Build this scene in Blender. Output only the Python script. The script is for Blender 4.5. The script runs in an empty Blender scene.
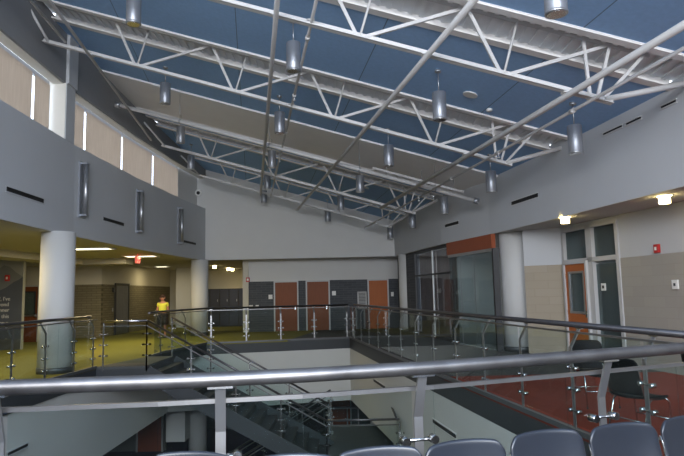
import bpy, bmesh, math, random
from mathutils import Vector, Matrix
random.seed(4)
S = bpy.context.scene
COL = S.collection

# ------------------------------------------------------------------ camera
FPX, HZ, H = 590.0, 65.0, 1.6
tilt, roll = math.atan(HZ/FPX), math.radians(1.26)
Fv = Vector((0, math.cos(tilt), math.sin(tilt)))
R0 = Vector((1, 0, 0)); U0 = R0.cross(Fv)
Rv = math.cos(roll)*R0 - math.sin(roll)*U0
Uv = math.sin(roll)*R0 + math.cos(roll)*U0
cam = bpy.data.cameras.new('camera'); camo = bpy.data.objects.new('camera', cam); COL.objects.link(camo)
m = Matrix((Rv, Uv, -Fv)).transposed().to_4x4(); m.translation = Vector((0, 0, H))
camo.matrix_world = m
cam.sensor_fit = 'HORIZONTAL'; cam.sensor_width = 36; cam.lens = 36*FPX/684; cam.clip_start = .05; cam.clip_end = 300
S.camera = camo
S.view_settings.view_transform = 'Standard'; S.view_settings.look = 'None'
S.view_settings.exposure = 0.08; S.view_settings.gamma = 1
S.view_settings.use_curve_mapping = False

# ------------------------------------------------------------------ materials
def mat(name, col, rough=.6, metal=0.0, noise=0.0, nscale=8.0, bump=0.0, spec=.5, coord='Object'):
    m = bpy.data.materials.new(name); m.use_nodes = True
    nt = m.node_tree; b = nt.nodes['Principled BSDF']
    b.inputs['Base Color'].default_value = (*col, 1); b.inputs['Roughness'].default_value = rough
    b.inputs['Metallic'].default_value = metal; b.inputs['Specular IOR Level'].default_value = spec
    tc = nt.nodes.new('ShaderNodeTexCoord'); n = nt.nodes.new('ShaderNodeTexNoise')
    n.inputs['Scale'].default_value = nscale; n.inputs['Detail'].default_value = 4
    nt.links.new(tc.outputs[coord], n.inputs['Vector'])
    r = nt.nodes.new('ShaderNodeMixRGB'); r.blend_type = 'MIX'
    r.inputs[1].default_value = (*[c*(1-noise) for c in col], 1); r.inputs[2].default_value = (*[min(1, c*(1+noise)) for c in col], 1)
    nt.links.new(n.outputs['Fac'], r.inputs[0]); nt.links.new(r.outputs[0], b.inputs['Base Color'])
    if bump:
        bp = nt.nodes.new('ShaderNodeBump'); bp.inputs['Strength'].default_value = bump; bp.inputs['Distance'].default_value = .01
        nt.links.new(n.outputs['Fac'], bp.inputs['Height']); nt.links.new(bp.outputs[0], b.inputs['Normal'])
    return m

def brick(name, c1, c2, mortar, bw, bh, ms=.01, axis='XZ', rough=.8, offset=.5):
    m = bpy.data.materials.new(name); m.use_nodes = True
    nt = m.node_tree; b = nt.nodes['Principled BSDF']; b.inputs['Roughness'].default_value = rough
    tc = nt.nodes.new('ShaderNodeTexCoord'); sp = nt.nodes.new('ShaderNodeSeparateXYZ'); cb = nt.nodes.new('ShaderNodeCombineXYZ')
    nt.links.new(tc.outputs['Object'], sp.inputs[0])
    nt.links.new(sp.outputs[axis[0]], cb.inputs['X']); nt.links.new(sp.outputs[axis[1]], cb.inputs['Y'])
    br = nt.nodes.new('ShaderNodeTexBrick'); br.offset = offset
    br.inputs['Color1'].default_value = (*c1, 1); br.inputs['Color2'].default_value = (*c2, 1); br.inputs['Mortar'].default_value = (*mortar, 1)
    br.inputs['Scale'].default_value = 1; br.inputs['Mortar Size'].default_value = ms
    br.inputs['Brick Width'].default_value = bw; br.inputs['Row Height'].default_value = bh
    nt.links.new(cb.outputs[0], br.inputs['Vector']); nt.links.new(br.outputs['Color'], b.inputs['Base Color'])
    bp = nt.nodes.new('ShaderNodeBump'); bp.inputs['Strength'].default_value = .4; bp.inputs['Distance'].default_value = .01; bp.invert = True
    nt.links.new(br.outputs['Fac'], bp.inputs['Height']); nt.links.new(bp.outputs[0], b.inputs['Normal'])
    return m

def wood(name, c1, c2):
    m = mat(name, c1, .55, spec=.3)
    nt = m.node_tree; b = nt.nodes['Principled BSDF']
    tc = nt.nodes.new('ShaderNodeTexCoord'); mp = nt.nodes.new('ShaderNodeMapping'); mp.inputs['Scale'].default_value = (9, 9, .7)
    n = nt.nodes.new('ShaderNodeTexNoise'); n.inputs['Scale'].default_value = 3; n.inputs['Detail'].default_value = 6; n.inputs['Distortion'].default_value = .6
    r = nt.nodes.new('ShaderNodeMixRGB'); r.inputs[1].default_value = (*c1, 1); r.inputs[2].default_value = (*c2, 1)
    nt.links.new(tc.outputs['Object'], mp.inputs[0]); nt.links.new(mp.outputs[0], n.inputs['Vector'])
    nt.links.new(n.outputs['Fac'], r.inputs[0]); nt.links.new(r.outputs[0], b.inputs['Base Color'])
    return m

def glass(name, tint, refl=.012, base=.0, bcol=(.3, .4, .4)):
    """thin architectural glass: straight-through tint with a clear coat reflection and a little haze"""
    m = bpy.data.materials.new(name); m.use_nodes = True
    nt = m.node_tree; nt.nodes.clear()
    o = nt.nodes.new('ShaderNodeOutputMaterial'); t = nt.nodes.new('ShaderNodeBsdfTransparent'); t.inputs[0].default_value = (*tint, 1)
    g = nt.nodes.new('ShaderNodeBsdfGlossy'); g.inputs['Roughness'].default_value = .02
    fr = nt.nodes.new('ShaderNodeLayerWeight'); fr.inputs[0].default_value = .5
    pw = nt.nodes.new('ShaderNodeMath'); pw.operation = 'POWER'; pw.inputs[1].default_value = 4.0
    ml = nt.nodes.new('ShaderNodeMath'); ml.operation = 'MULTIPLY_ADD'; ml.inputs[1].default_value = .6; ml.inputs[2].default_value = refl
    mx = nt.nodes.new('ShaderNodeMixShader'); d = nt.nodes.new('ShaderNodeBsdfDiffuse'); d.inputs[0].default_value = (*bcol, 1)
    mx2 = nt.nodes.new('ShaderNodeMixShader'); mx2.inputs[0].default_value = base
    nt.links.new(t.outputs[0], mx2.inputs[1]); nt.links.new(d.outputs[0], mx2.inputs[2])
    nt.links.new(fr.outputs['Facing'], pw.inputs[0]); nt.links.new(pw.outputs[0], ml.inputs[0]); nt.links.new(ml.outputs[0], mx.inputs[0])
    nt.links.new(mx2.outputs[0], mx.inputs[1]); nt.links.new(g.outputs[0], mx.inputs[2]); nt.links.new(mx.outputs[0], o.inputs[0])
    return m

def emit(name, col, st):
    m = bpy.data.materials.new(name); m.use_nodes = True
    b = m.node_tree.nodes['Principled BSDF']; b.inputs['Base Color'].default_value = (*col, 1)
    b.inputs['Emission Color'].default_value = (*col, 1); b.inputs['Emission Strength'].default_value = st
    return m

def shade_mat():
    m = bpy.data.materials.new('woven_shade_fabric'); m.use_nodes = True
    nt = m.node_tree; nt.nodes.clear()
    o = nt.nodes.new('ShaderNodeOutputMaterial'); tr = nt.nodes.new('ShaderNodeBsdfTranslucent'); df = nt.nodes.new('ShaderNodeBsdfDiffuse')
    tc = nt.nodes.new('ShaderNodeTexCoord'); mp = nt.nodes.new('ShaderNodeMapping'); mp.inputs['Scale'].default_value = (1, 7, .6)
    n = nt.nodes.new('ShaderNodeTexNoise'); n.inputs['Scale'].default_value = 3; n.inputs['Detail'].default_value = 5
    r = nt.nodes.new('ShaderNodeMixRGB'); r.inputs[1].default_value = (.47, .405, .34, 1); r.inputs[2].default_value = (.62, .55, .475, 1)
    nt.links.new(tc.outputs['Object'], mp.inputs[0]); nt.links.new(mp.outputs[0], n.inputs['Vector']); nt.links.new(n.outputs['Fac'], r.inputs[0])
    nt.links.new(r.outputs[0], tr.inputs[0]); nt.links.new(r.outputs[0], df.inputs[0])
    mx = nt.nodes.new('ShaderNodeMixShader'); mx.inputs[0].default_value = .30
    nt.links.new(tr.outputs[0], mx.inputs[1]); nt.links.new(df.outputs[0], mx.inputs[2]); nt.links.new(mx.outputs[0], o.inputs[0])
    return m

M = dict(
    paint=mat('grey_wall_paint', (.50, .515, .535), .75, noise=.03, nscale=1.5),
    paint_light=mat('pale_wall_paint', (.60, .60, .59), .75, noise=.03, nscale=1.5),
    paint_cream=mat('cream_wall_paint', (.58, .55, .47), .8, noise=.03),
    paint_under=mat('bulkhead_paint', (.56, .57, .55), .75, noise=.03, nscale=1.5),
    soffit=mat('soffit_paint', (.50, .49, .47), .8, noise=.03),
    lintel=mat('dark_grey_paint', (.235, .24, .25), .8, noise=.04),
    reveal=mat('white_reveal_paint', (.74, .73, .68), .7, noise=.02),
    steel=mat('painted_steel', (.60, .59, .58), .45, noise=.06, nscale=5),
    band=mat('white_gypsum_band', (.84, .82, .80), .8, noise=.04, nscale=2),
    deck=mat('metal_roof_deck', (.78, .78, .77), .5, noise=.08, nscale=3),
    black=mat('black_slot', (.008, .008, .009), .6),
    dark=mat('dark_trim', (.03, .032, .036), .5, noise=.15),
    fascia=mat('dark_slab_cladding', (.035, .04, .045), .55, noise=.12, nscale=3),
    fascia_trim=mat('slab_edge_trim', (.12, .125, .13), .4, .4),
    chrome=mat('stainless_steel', (.62, .62, .62), .22, 1.0, noise=.08, nscale=12),
    rail=mat('brushed_handrail', (.15, .145, .145), .42, .85, noise=.6, nscale=6),
    rail_dark=mat('bronze_handrail', (.13, .125, .13), .32, .85, noise=.2, nscale=9),
    alu=mat('brushed_aluminium', (.42, .43, .45), .35, .8, noise=.1, nscale=10),
    satin=mat('satin_post_steel', (.36, .36, .365), .32, .85, noise=.08, nscale=10),
    lift=mat('lift_steel', (.16, .165, .18), .3, .6, noise=.3, nscale=2),
    cap=mat('glass_cap_channel', (.24, .24, .245), .35, .85, noise=.15, nscale=9),
    pend=mat('pendant_metal', (.34, .36, .40), .38, .55, noise=.08, nscale=6),
    pend_in=mat('pendant_reflector', (.75, .75, .75), .2, .9),
    glass=glass('rail_glass', (.90, .945, .94), base=.002),
    glass2=glass('window_glass', (.93, .96, 1.0), base=.0),
    glassd=glass('storefront_glass', (.60, .66, .66), base=.11, bcol=(.36, .42, .44)),  # pale diffuse share paints reflections into the panes
    shade=shade_mat(),
    curtain=mat('brown_curtain', (.13, .10, .085), .9, noise=.3, nscale=5),
    orange=mat('orange_panel', (.30, .075, .03), .5, noise=.1),
    wood=wood('orange_stained_wood', (.38, .105, .028), (.47, .145, .042)),
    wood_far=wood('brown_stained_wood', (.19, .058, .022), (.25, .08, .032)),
    wood_red=wood('red_stained_wood', (.24, .05, .02), (.32, .075, .03)),
    frame=mat('grey_door_frame', (.50, .50, .50), .5, noise=.04),
    block_grey=brick('charcoal_block', (.060, .066, .076), (.078, .085, .096), (.11, .115, .125), .40, .10, .008),
    block_tan=brick('tan_block', (.17, .15, .095), (.21, .185, .12), (.10, .09, .06), .40, .10, .01),
    block_tan_y=brick('tan_block_side', (.17, .15, .095), (.21, .185, .12), (.10, .09, .06), .40, .10, .01, axis='YZ'),
    block_beige=brick('beige_block', (.33, .31, .275), (.35, .33, .29), (.30, .28, .25), .60, .20, .004, axis='YZ'),
    block_beige_x=brick('beige_block_front', (.35, .30, .23), (.37, .32, .25), (.32, .275, .21), .60, .20, .006),
    lime=mat('lime_carpet', (.17, .155, .018), .95, noise=.22, nscale=3, bump=.3),
    rust=mat('rust_carpet', (.28, .028, .006), .95, noise=.2, nscale=5, bump=.3),
    greyc=mat('grey_carpet', (.075, .078, .078), .95, noise=.5, nscale=.55, bump=.1),
    greyd=mat('dark_carpet', (.05, .05, .055), .95, noise=.2, nscale=3),
    purple=mat('purple_carpet', (.040, .028, .075), .95, noise=.25, nscale=4),
    terrazzo=mat('grey_terrazzo', (.13, .14, .12), .22, noise=.2, nscale=2),
    under=mat('lower_wall_paint', (.16, .165, .16), .8, noise=.05),
    plastic=mat('navy_plastic', (.014, .0175, .026), .32, noise=.06, nscale=25, spec=.6),
    plastic_b=mat('black_plastic', (.005, .0055, .006), .6, noise=.1, spec=.2),
    white=mat('white_plastic', (.75, .75, .73), .4),
    red=mat('red_plastic', (.45, .02, .02), .4),
    rubber=mat('rubber', (.02, .02, .02), .8),
    locker=brick('blue_locker_steel', (.035, .042, .07), (.04, .048, .08), (.012, .014, .02), .30, 1.9, .02, rough=.4, offset=0),
    lamp=emit('troffer_diffuser', (1.0, .93, .66), 3.2),
    bulb=emit('downlight_lens', (1.0, .80, .36), 14.0),
    exitred=emit('exit_letters', (1.0, .05, .05), 1.5),
    skin=mat('skin', (.36, .17, .11), .5), hair=mat('brown_hair', (.035, .016, .012), .6, noise=.3, nscale=40),
    yellow=mat('yellow_fabric', (.62, .62, .07), .8, noise=.06, nscale=10), skirt=mat('black_fabric', (.018, .017, .018), .9),
)
# ceiling: blue acoustic panel with seams, fixed to the panels
def ceiling_mat():
    m = mat('blue_acoustic_panel', (.27, .44, .69), .9, noise=.12, nscale=14)
    nt = m.node_tree; b = nt.nodes['Principled BSDF']; src = b.inputs['Base Color'].links[0].from_socket
    tc = nt.nodes.new('ShaderNodeTexCoord'); br = nt.nodes.new('ShaderNodeTexBrick'); br.offset = 0
    br.inputs['Scale'].default_value = 1; br.inputs['Brick Width'].default_value = 2.44; br.inputs['Row Height'].default_value = 30; br.inputs['Mortar Size'].default_value = .009
    mp = nt.nodes.new('ShaderNodeMapping'); mp.inputs['Rotation'].default_value = (0, 0, -.15); mp.inputs['Location'].default_value = (.3, 11, 0)
    mx = nt.nodes.new('ShaderNodeMixRGB'); mx.inputs[2].default_value = (.13, .19, .29, 1)
    nt.links.new(tc.outputs['Object'], mp.inputs[0]); nt.links.new(mp.outputs[0], br.inputs['Vector'])
    nt.links.new(br.outputs['Fac'], mx.inputs[0]); nt.links.new(src, mx.inputs[1]); nt.links.new(mx.outputs[0], b.inputs['Base Color'])
    return m
M['blue'] = ceiling_mat()

# ------------------------------------------------------------------ geometry helpers
V = Vector
def bx(bm, c, s, rz=0, mi=0, rot=None):
    mt = Matrix.Translation(V(c)) @ (rot if rot else Matrix.Rotation(rz, 4, 'Z')) @ Matrix.Diagonal((s[0], s[1], s[2], 1))
    g = bmesh.ops.create_cube(bm, size=1, matrix=mt)
    if mi:
        for v in g['verts']:
            for f in v.link_faces: f.material_index = mi
    return g['verts']
def beam(bm, a, b, w, h, up=V((0, 0, 1))):
    """rectangular bar from a to b: w sideways, h along up"""
    a, b = V(a), V(b); d = b-a; x = d.normalized(); y = up.cross(x).normalized(); z = x.cross(y)
    mt = Matrix((x, y, z)).transposed().to_4x4(); mt.translation = (a+b)/2
    bmesh.ops.create_cube(bm, size=1, matrix=mt @ Matrix.Diagonal((d.length, w, h, 1)))
def tube(bm, pts, r, n=10, caps=True, rs=None):
    pts = [V(p) for p in pts]; rings = []; N = len(pts); prev = None
    for i, p in enumerate(pts):
        t = (pts[min(i+1, N-1)]-pts[max(i-1, 0)]).normalized()
        u = (prev - t*prev.dot(t)) if prev is not None else t.orthogonal()
        u = u.normalized(); w = t.cross(u); prev = u
        rr = rs[i] if rs else r
        rings.append([bm.verts.new(p + rr*(math.cos(2*math.pi*k/n)*u + math.sin(2*math.pi*k/n)*w)) for k in range(n)])
    for i in range(N-1):
        for k in range(n):
            f = bm.faces.new((rings[i][k], rings[i][(k+1) % n], rings[i+1][(k+1) % n], rings[i+1][k])); f.smooth = True
    if caps:
        bm.faces.new(list(reversed(rings[0]))); bm.faces.new(rings[-1])
def lathe(bm, prof, n=24, c=(0, 0, 0)):
    rings = []
    for r, z in prof:
        rings.append([bm.verts.new((c[0]+r*math.cos(2*math.pi*k/n), c[1]+r*math.sin(2*math.pi*k/n), c[2]+z)) for k in range(n)])
    for i in range(len(rings)-1):
        for k in range(n):
            f = bm.faces.new((rings[i][k], rings[i][(k+1) % n], rings[i+1][(k+1) % n], rings[i+1][k])); f.smooth = True
    bm.faces.new(list(reversed(rings[0]))); bm.faces.new(rings[-1])
def prism(bm, poly, z0, z1, mi=0):
    """plan polygon extruded; z0/z1 numbers or functions of (x, y)"""
    f0 = z0 if callable(z0) else (lambda x, y: z0); f1 = z1 if callable(z1) else (lambda x, y: z1)
    lo = [bm.verts.new((x, y, f0(x, y))) for x, y in poly]; hi = [bm.verts.new((x, y, f1(x, y))) for x, y in poly]
    fs = [bm.faces.new(lo), bm.faces.new(hi)]; n = len(poly)
    for i in range(n): fs.append(bm.faces.new((lo[i], lo[(i+1) % n], hi[(i+1) % n], hi[i])))
    for f in fs: f.material_index = mi
def offs(pts, d):
    """offset a plan polyline sideways (to the left of travel for d > 0)"""
    out = []
    for i, p in enumerate(pts):
        a = V(pts[max(i-1, 0)]); b = V(pts[min(i+1, len(pts)-1)]); t = (b-a).normalized()
        out.append((p[0]-t.y*d, p[1]+t.x*d))
    return out
def ribbon(bm, pts, d, z0, z1, mi=0):
    """wall along a plan polyline, thickness d to its left"""
    q = offs(pts, d)
    for i in range(len(pts)-1): prism(bm, [pts[i], pts[i+1], q[i+1], q[i]], z0, z1, mi)
def seg_at(pts, y):
    for i in range(len(pts)-1):
        (x0, y0), (x1, y1) = pts[i], pts[i+1]
        if (y0-y)*(y1-y) <= 0 and y0 != y1:
            return x0+(x1-x0)*(y-y0)/(y1-y0)
    return pts[0][0] if abs(y-pts[0][1]) < abs(y-pts[-1][1]) else pts[-1][0]
def cut(pts, ya, yb):
    """the part of a polyline between two y"""
    ins = [p for p in pts if min(ya, yb) < p[1] < max(ya, yb)]
    return sorted([(seg_at(pts, ya), ya)] + ins + [(seg_at(pts, yb), yb)], key=lambda p: p[1])

LOC = {}
def obj(name, bm, mt, parent=None, smooth=False, bevel=0):
    me = bpy.data.meshes.new(name); bmesh.ops.recalc_face_normals(bm, faces=bm.faces); bm.to_mesh(me); bm.free()
    for x in (mt if isinstance(mt, (list, tuple)) else [mt]): me.materials.append(x if not isinstance(x, str) else M[x])
    o = bpy.data.objects.new(name, me); COL.objects.link(o)
    if smooth:
        for p in me.polygons: p.use_smooth = True
    if bevel:
        b = o.modifiers.new('bevel', 'BEVEL'); b.width = bevel; b.segments = 2; b.limit_method = 'ANGLE'
    if parent is not None:
        l = LOC.get(parent.name, V((0, 0, 0))); me.transform(Matrix.Translation(-l)); o.parent = parent; LOC[o.name] = l
    return o
def tag(o, label, cat, group=None, kind=None):
    o['label'] = label; o['category'] = cat
    if group: o['group'] = group
    if kind: o['kind'] = kind
    return o
def thing(name, label, cat, loc=(0, 0, 0), group=None):
    """an Empty at the thing's base; parts under it are built in world coordinates and shifted by obj()"""
    o = bpy.data.objects.new(name, None); o.empty_display_size = .1; o.location = loc; COL.objects.link(o); LOC[o.name] = V(loc)
    return tag(o, label, cat, group)
def struct(name, bm, mt, parent=None, bevel=0):
    o = obj(name, bm, mt, parent, bevel=bevel)
    if parent is None: o['kind'] = 'structure'
    return o
def sroot(name, loc=(0, 0, 0)):
    o = bpy.data.objects.new(name, None); o.empty_display_size = .1; o.location = loc; COL.objects.link(o); LOC[o.name] = V(loc); o['kind'] = 'structure'
    return o
def B(): return bmesh.new()
def dup(root, loc, rz=0, label=None, group=None):
    r = root.copy(); COL.objects.link(r); r.location = loc; r.rotation_euler = (0, 0, rz)
    if label: r['label'] = label
    if group: r['group'] = group
    for ch in list(root.children):
        c = ch.copy(); COL.objects.link(c); c.parent = r
        for g in list(ch.children):
            d = g.copy(); COL.objects.link(d); d.parent = c
    return r

# ------------------------------------------------------------------ plan of the place (metres; y away from the viewer, upper floor z = 0)
def roof(x, y): return 5.27 - .297*x - .0566*(y-24.9)
LEFT = [(-4.7, -4), (-5.5, 3), (-6.0, 7), (-6.28, 10.7), (-6.42, 14), (-6.35, 18), (-6.1, 22), (-5.8, 24.9)]       # left fascia, inner face
RIGHT = [(6.5, -4), (5.9, 3), (5.2, 8.6), (4.5, 13.2), (4.0, 15.9), (3.2, 19), (2.2, 24.9)]                            # right fascia, inner face
SOF = 3.1; PAR = 5.3; LIN = 6.63; LOW = -4.2; BULK = -2.2
def edge_r(y): return 3.665 - .161*y                    # void edge, right side
VR = [(edge_r(4.15), 4.15), (edge_r(21.6), 21.6)]
VF = [(edge_r(21.6), 21.6), (-4.7, 20.4), (-5.3, 17.4), (-5.0, 16.3), (-4.66, 16.3), (-4.66, 14.1), (-5.83, 14.1)]
NEAR = [(-5.75, 3.6), (-3.6, 2.75), (-2.4, 2.72), (-1.6, 2.79), (-.9, 2.86), (-.2, 2.99), (.5, 3.19), (1.34, 3.52), (2.2, 3.88), (edge_r(4.15), 4.15)]
VL = [(-5.83, 14.1), (-5.9, 12.4), (-5.9, 8), (-5.75, 3.6)]

# floors -------------------------------------------------------------
b = B()
ya = [p for p in NEAR]                        # piece in front of the viewer
def slab(bm, poly, mi): prism(bm, poly, -.06, 0, mi)
slab(b, [(-14.5, -4), (9, -4), (9, 4.15)] + list(reversed(NEAR)) + [(-14.5, 3.6)], 0)                                  # viewer's side, dark
slab(b, [(-14.5, 3.6), (-5.75, 3.6), (-5.9, 8), (-5.9, 12.4), (-5.83, 14.1), (-5.83, 14.3), (-14.5, 14.3)], 1)          # lime hall, near half
slab(b, [(-14.5, 14.3), (-5.83, 14.3), (-5.35, 16.3), (-5.3, 17.4), (-4.7, 20.4), (-2.0, 21.05), (-1.1, 26.3), (-1.1, 37), (-14.5, 37)], 1)
slab(b, [(-5.83, 14.1), (-4.66, 14.1), (-4.66, 16.3), (-5.35, 16.3), (-5.83, 14.3)], 2)                                 # head of the stairs
slab(b, [(-2.0, 21.05), (edge_r(21.6), 21.6), (3, 21.6), (3, 27), (-1.1, 27), (-1.1, 26.3)], 2)
slab(b, [(edge_r(21.6), 21.6), (edge_r(11.3), 11.3), (9, 11.3), (9, 27), (3, 27), (3, 21.6)], 2)
slab(b, [(edge_r(4.15), 4.15), (9, 4.15), (9, 11.3), (edge_r(11.3), 11.3)], 3)
struct('floor', b, ['greyd', 'lime', 'greyc', 'rust'])
b = B()
prism(b, [(-14.5, -4), (-2.6, -4), (-2.6, 37), (-14.5, 37)], LOW-.1, LOW, 0); prism(b, [(-2.6, -4), (9, -4), (9, 37), (-2.6, 37)], LOW-.1, LOW, 1)
struct('floor', b, ['purple', 'terrazzo'])
# slab edge cladding and the pale bulkhead hanging below it
loop = VR + VF[1:3] + [(-5.3, 16.3), (-4.66, 16.3), (-4.66, 14.1), (-5.83, 14.1)] + VL[1:] + NEAR[1:]
for nm, seg in (('right', VR), ('far', [VR[1], (-4.7, 20.4)]), ('corner', [(-4.7, 20.4), (-5.3, 17.4), (-5.3, 16.3)]), ('left', VL), ('near', list(NEAR))):
    for k, (z0, z1, mt, th) in enumerate(((-.38, 0.012, 'fascia', -.10), (BULK, -.38, 'paint_under', -.12))):
        if k == 1 and nm == 'corner': continue
        b = B(); s = seg
        if k == 1: s = {'far': [VR[1], (-5.95, 20.1)], 'left': [(-5.9, 22.9), (-5.95, 12.4), (-5.92, 8), (-5.78, 3.6)]}.get(nm, seg)
        ribbon(b, s, th, z0, z1); struct({0: 'trim_edge', 1: 'wall_bulkhead'}[k]+'_'+nm, b, mt)
    b = B(); ribbon(b, offs(seg, .012), -.05, -.03, .03); struct('trim_nosing_'+nm, b, 'fascia_trim')
# underside of the slab / ceiling of the lower storey
b = B()
prism(b, [(-14.5, -4), (9, -4), (9, 4.15)] + list(reversed(NEAR)) + [(-14.5, 3.6)], -.5, -.4)
prism(b, [(-14.5, 3.6), (-5.9, 3.6), (-5.98, 8), (-5.98, 14.1), (-5.98, 20.2), (.2, 21.7), (.2, 37), (-14.5, 37)], -1.5, -1.4)
prism(b, [(edge_r(4.15)+.1, 4.15), (9, 4.15), (9, 37), (.2, 37), (.2, 21.7)], -1.5, -1.4)
struct('ceiling_lower', b, 'under')
b = B(); prism(b, [(-5.83, 14.1), (-4.66, 14.1), (-4.66, 16.3), (-5.35, 16.3)], -.4, -.06); struct('trim_landing', b, 'fascia')

# lower storey walls
b = B(); prism(b, [(-14.5, 26.6), (9, 26.6), (9, 26.9), (-14.5, 26.9)], LOW, 0); struct('wall_lower_far', b, 'block_grey')
b = B(); prism(b, [(-14.6, -4), (-14.5, -4), (-14.5, 37), (-14.6, 37)], LOW, SOF+.4); struct('wall_outer_left', b, 'paint_cream')
b = B(); prism(b, [(8.9, -4), (9.1, -4), (9.1, 27), (8.9, 27)], LOW, SOF+.4); struct('wall_outer_right', b, 'paint')
b = B(); prism(b, [(-14.5, -4.1), (9, -4.1), (9, -4), (-14.5, -4)], LOW, 0); struct('wall_lower_near', b, 'under')  # unseen wall added to stop sky light flooding the lower storey
b = B(); prism(b, [(-9.6, 14.5), (-9.4, 14.5), (-9.4, 26.6), (-9.6, 26.6)], LOW, -1.4); struct('wall_lower_left', b, 'under')
b = B(); prism(b, [(.95, 23.0), (3.6, 23.0), (3.6, 23.3), (.95, 23.3)], LOW+.0, -1.4); struct('wall_lower_right', b, 'paint')

b = B(); prism(b, [(-14.5, -4.1), (9, -4.1), (9, -4), (-14.5, -4)], 0, 3.1); struct('wall_near', b, 'paint')  # unseen rear wall added to dim the lower half, open above
# upper walls ---------------------------------------------------------
b = B(); ribbon(b, LEFT, .30, SOF, PAR); struct('wall_left', b, 'paint')
b = B(); ribbon(b, RIGHT, -.30, SOF, lambda x, y: roof(x, y)+.1); struct('wall_right', b, 'paint')
b = B(); prism(b, [(-6.6, 24.9), (2.7, 24.9), (2.7, 25.3), (-6.6, 25.3)], SOF, lambda x, y: roof(x, y)+.15); struct('wall_far', b, 'paint_light')
# clerestory: lintel, piers, ledge
b = B(); ribbon(b, LEFT, .30, LIN, lambda x, y: roof(x, y)+.1); struct('wall_lintel', b, 'lintel')
b = B(); ribbon(b, offs(LEFT, .06), .24, LIN-.02, LIN); ribbon(b, offs(LEFT, .02), .30, PAR, PAR+.015); struct('trim_reveal', b, 'reveal')
def wall_point(y, d=0):
    x = seg_at(LEFT, y); return (x-d, y)
b = B()
prism(b, [wall_point(13.35), wall_point(13.85), wall_point(13.85, .45), wall_point(13.35, .45)], PAR, lambda x, y: roof(x, y)); struct('trim_pier', b, 'reveal')
b = B(); prism(b, [wall_point(13.36, -.07), wall_point(13.86, -.07), wall_point(13.86, .0), wall_point(13.36, .0)], LIN-.0, lambda x, y: roof(x, y)); 
prism(b, [wall_point(13.37, -.02), wall_point(13.86, -.02), wall_point(13.86, 0), wall_point(13.37, 0)], PAR, LIN); struct('trim_pilaster', b, 'paint')
b = B(); ribbon(b, cut([(x-.36, y) for x, y in LEFT], 22.75, 24.9), .12, PAR, LIN+.05); struct('wall_left_end', b, 'paint_light')
# windows of the clerestory with roller shades
wins = [(2.2, 4.6), (4.6, 7.2), (7.2, 9.9), (9.9, 12.5), (12.5, 13.35), (13.85, 15.2), (15.2, 17.7), (17.7, 20.2), (20.2, 22.75)]
shl = ['tan roller shade of the clerestory window outside the near end of the room', 'tan roller shade of the second clerestory window from the near end',
       'tan roller shade of the third clerestory window from the near end', 'wide pale roller shade at the far left edge, before the white pier',
       'narrow pale roller shade squeezed against the near side of the white pier', 'narrow tan roller shade just beyond the white pier',
       'tan roller shade, first wide one beyond the white pier', 'tan roller shade, middle wide one beyond the white pier', 'pinkish tan roller shade at the far end of the clerestory']
for i, (y0, y1) in enumerate(wins):
    w = sroot('window_%d' % (i+1), (*wall_point(y0, .42), PAR))
    b = B(); p = cut([(x-.42, y) for x, y in LEFT], y0, y1)
    ribbon(b, p, .02, PAR, LIN+.05); obj('window_pane', b, 'glass2', w)
    b = B(); q = [(x+.03, y) for x, y in p]; ribbon(b, q, .06, PAR, PAR+.05); ribbon(b, q, .06, LIN-.06, LIN+.05)
    for yy in ((y0, y1) if i in (0, 5, 8) else (y1,)):
        x = seg_at(LEFT, yy)-.41; bx(b, (x, yy, (PAR+LIN)/2), (.05, .025, LIN-PAR))
    obj('window_frame', b, 'alu', w)
    g0, g1 = y0+.06, y1-.06
    if i >= 1:
        t = thing('roller_shade', shl[i], 'window shade', (*wall_point(y0, .34), PAR+.03), 'roller shades of the clerestory')
        b = B(); ribbon(b, cut([(x-.34, y) for x, y in LEFT], g0, g1), .003, PAR+.03, LIN-.07); obj('shade_fabric', b, 'shade', t)
        b = B(); a0 = cut([(x-.338, y) for x, y in LEFT], g0, g1); tube(b, [(x, y, PAR+.03) for x, y in a0], .014, 8); obj('hem_bar', b, 'alu', t)

# roof ----------------------------------------------------------------
TY = [4.80, 8.30, 12.05, 19.05, 22.55]
bands = [(y-.38, y+.62) for y in TY]
def roof_poly(y0, y1, pad=.35):
    ys = sorted({y0, y1} | {p[1] for p in LEFT+RIGHT if y0 < p[1] < y1})
    return [(seg_at(LEFT, y)-pad, y) for y in ys] + [(seg_at(RIGHT, y)+pad, y) for y in reversed(ys)]
cuts = sorted([-4] + [v for bnd in bands for v in bnd] + [15.25, 17.9, 25.2])
b = B(); bd = B()
for y0, y1 in zip(cuts[:-1], cuts[1:]):
    mid = (y0+y1)/2
    if any(a < mid < c for a, c in bands): continue
    poly = roof_poly(y0, y1); gy = 15.25 < mid < 17.9
    prism(bd if gy else b, poly, lambda x, y, g=gy: roof(x, y)-(.05 if g else 0), lambda x, y: roof(x, y)+.06)
struct('ceiling', b, 'blue'); struct('ceiling_band', bd, 'band')
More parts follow.
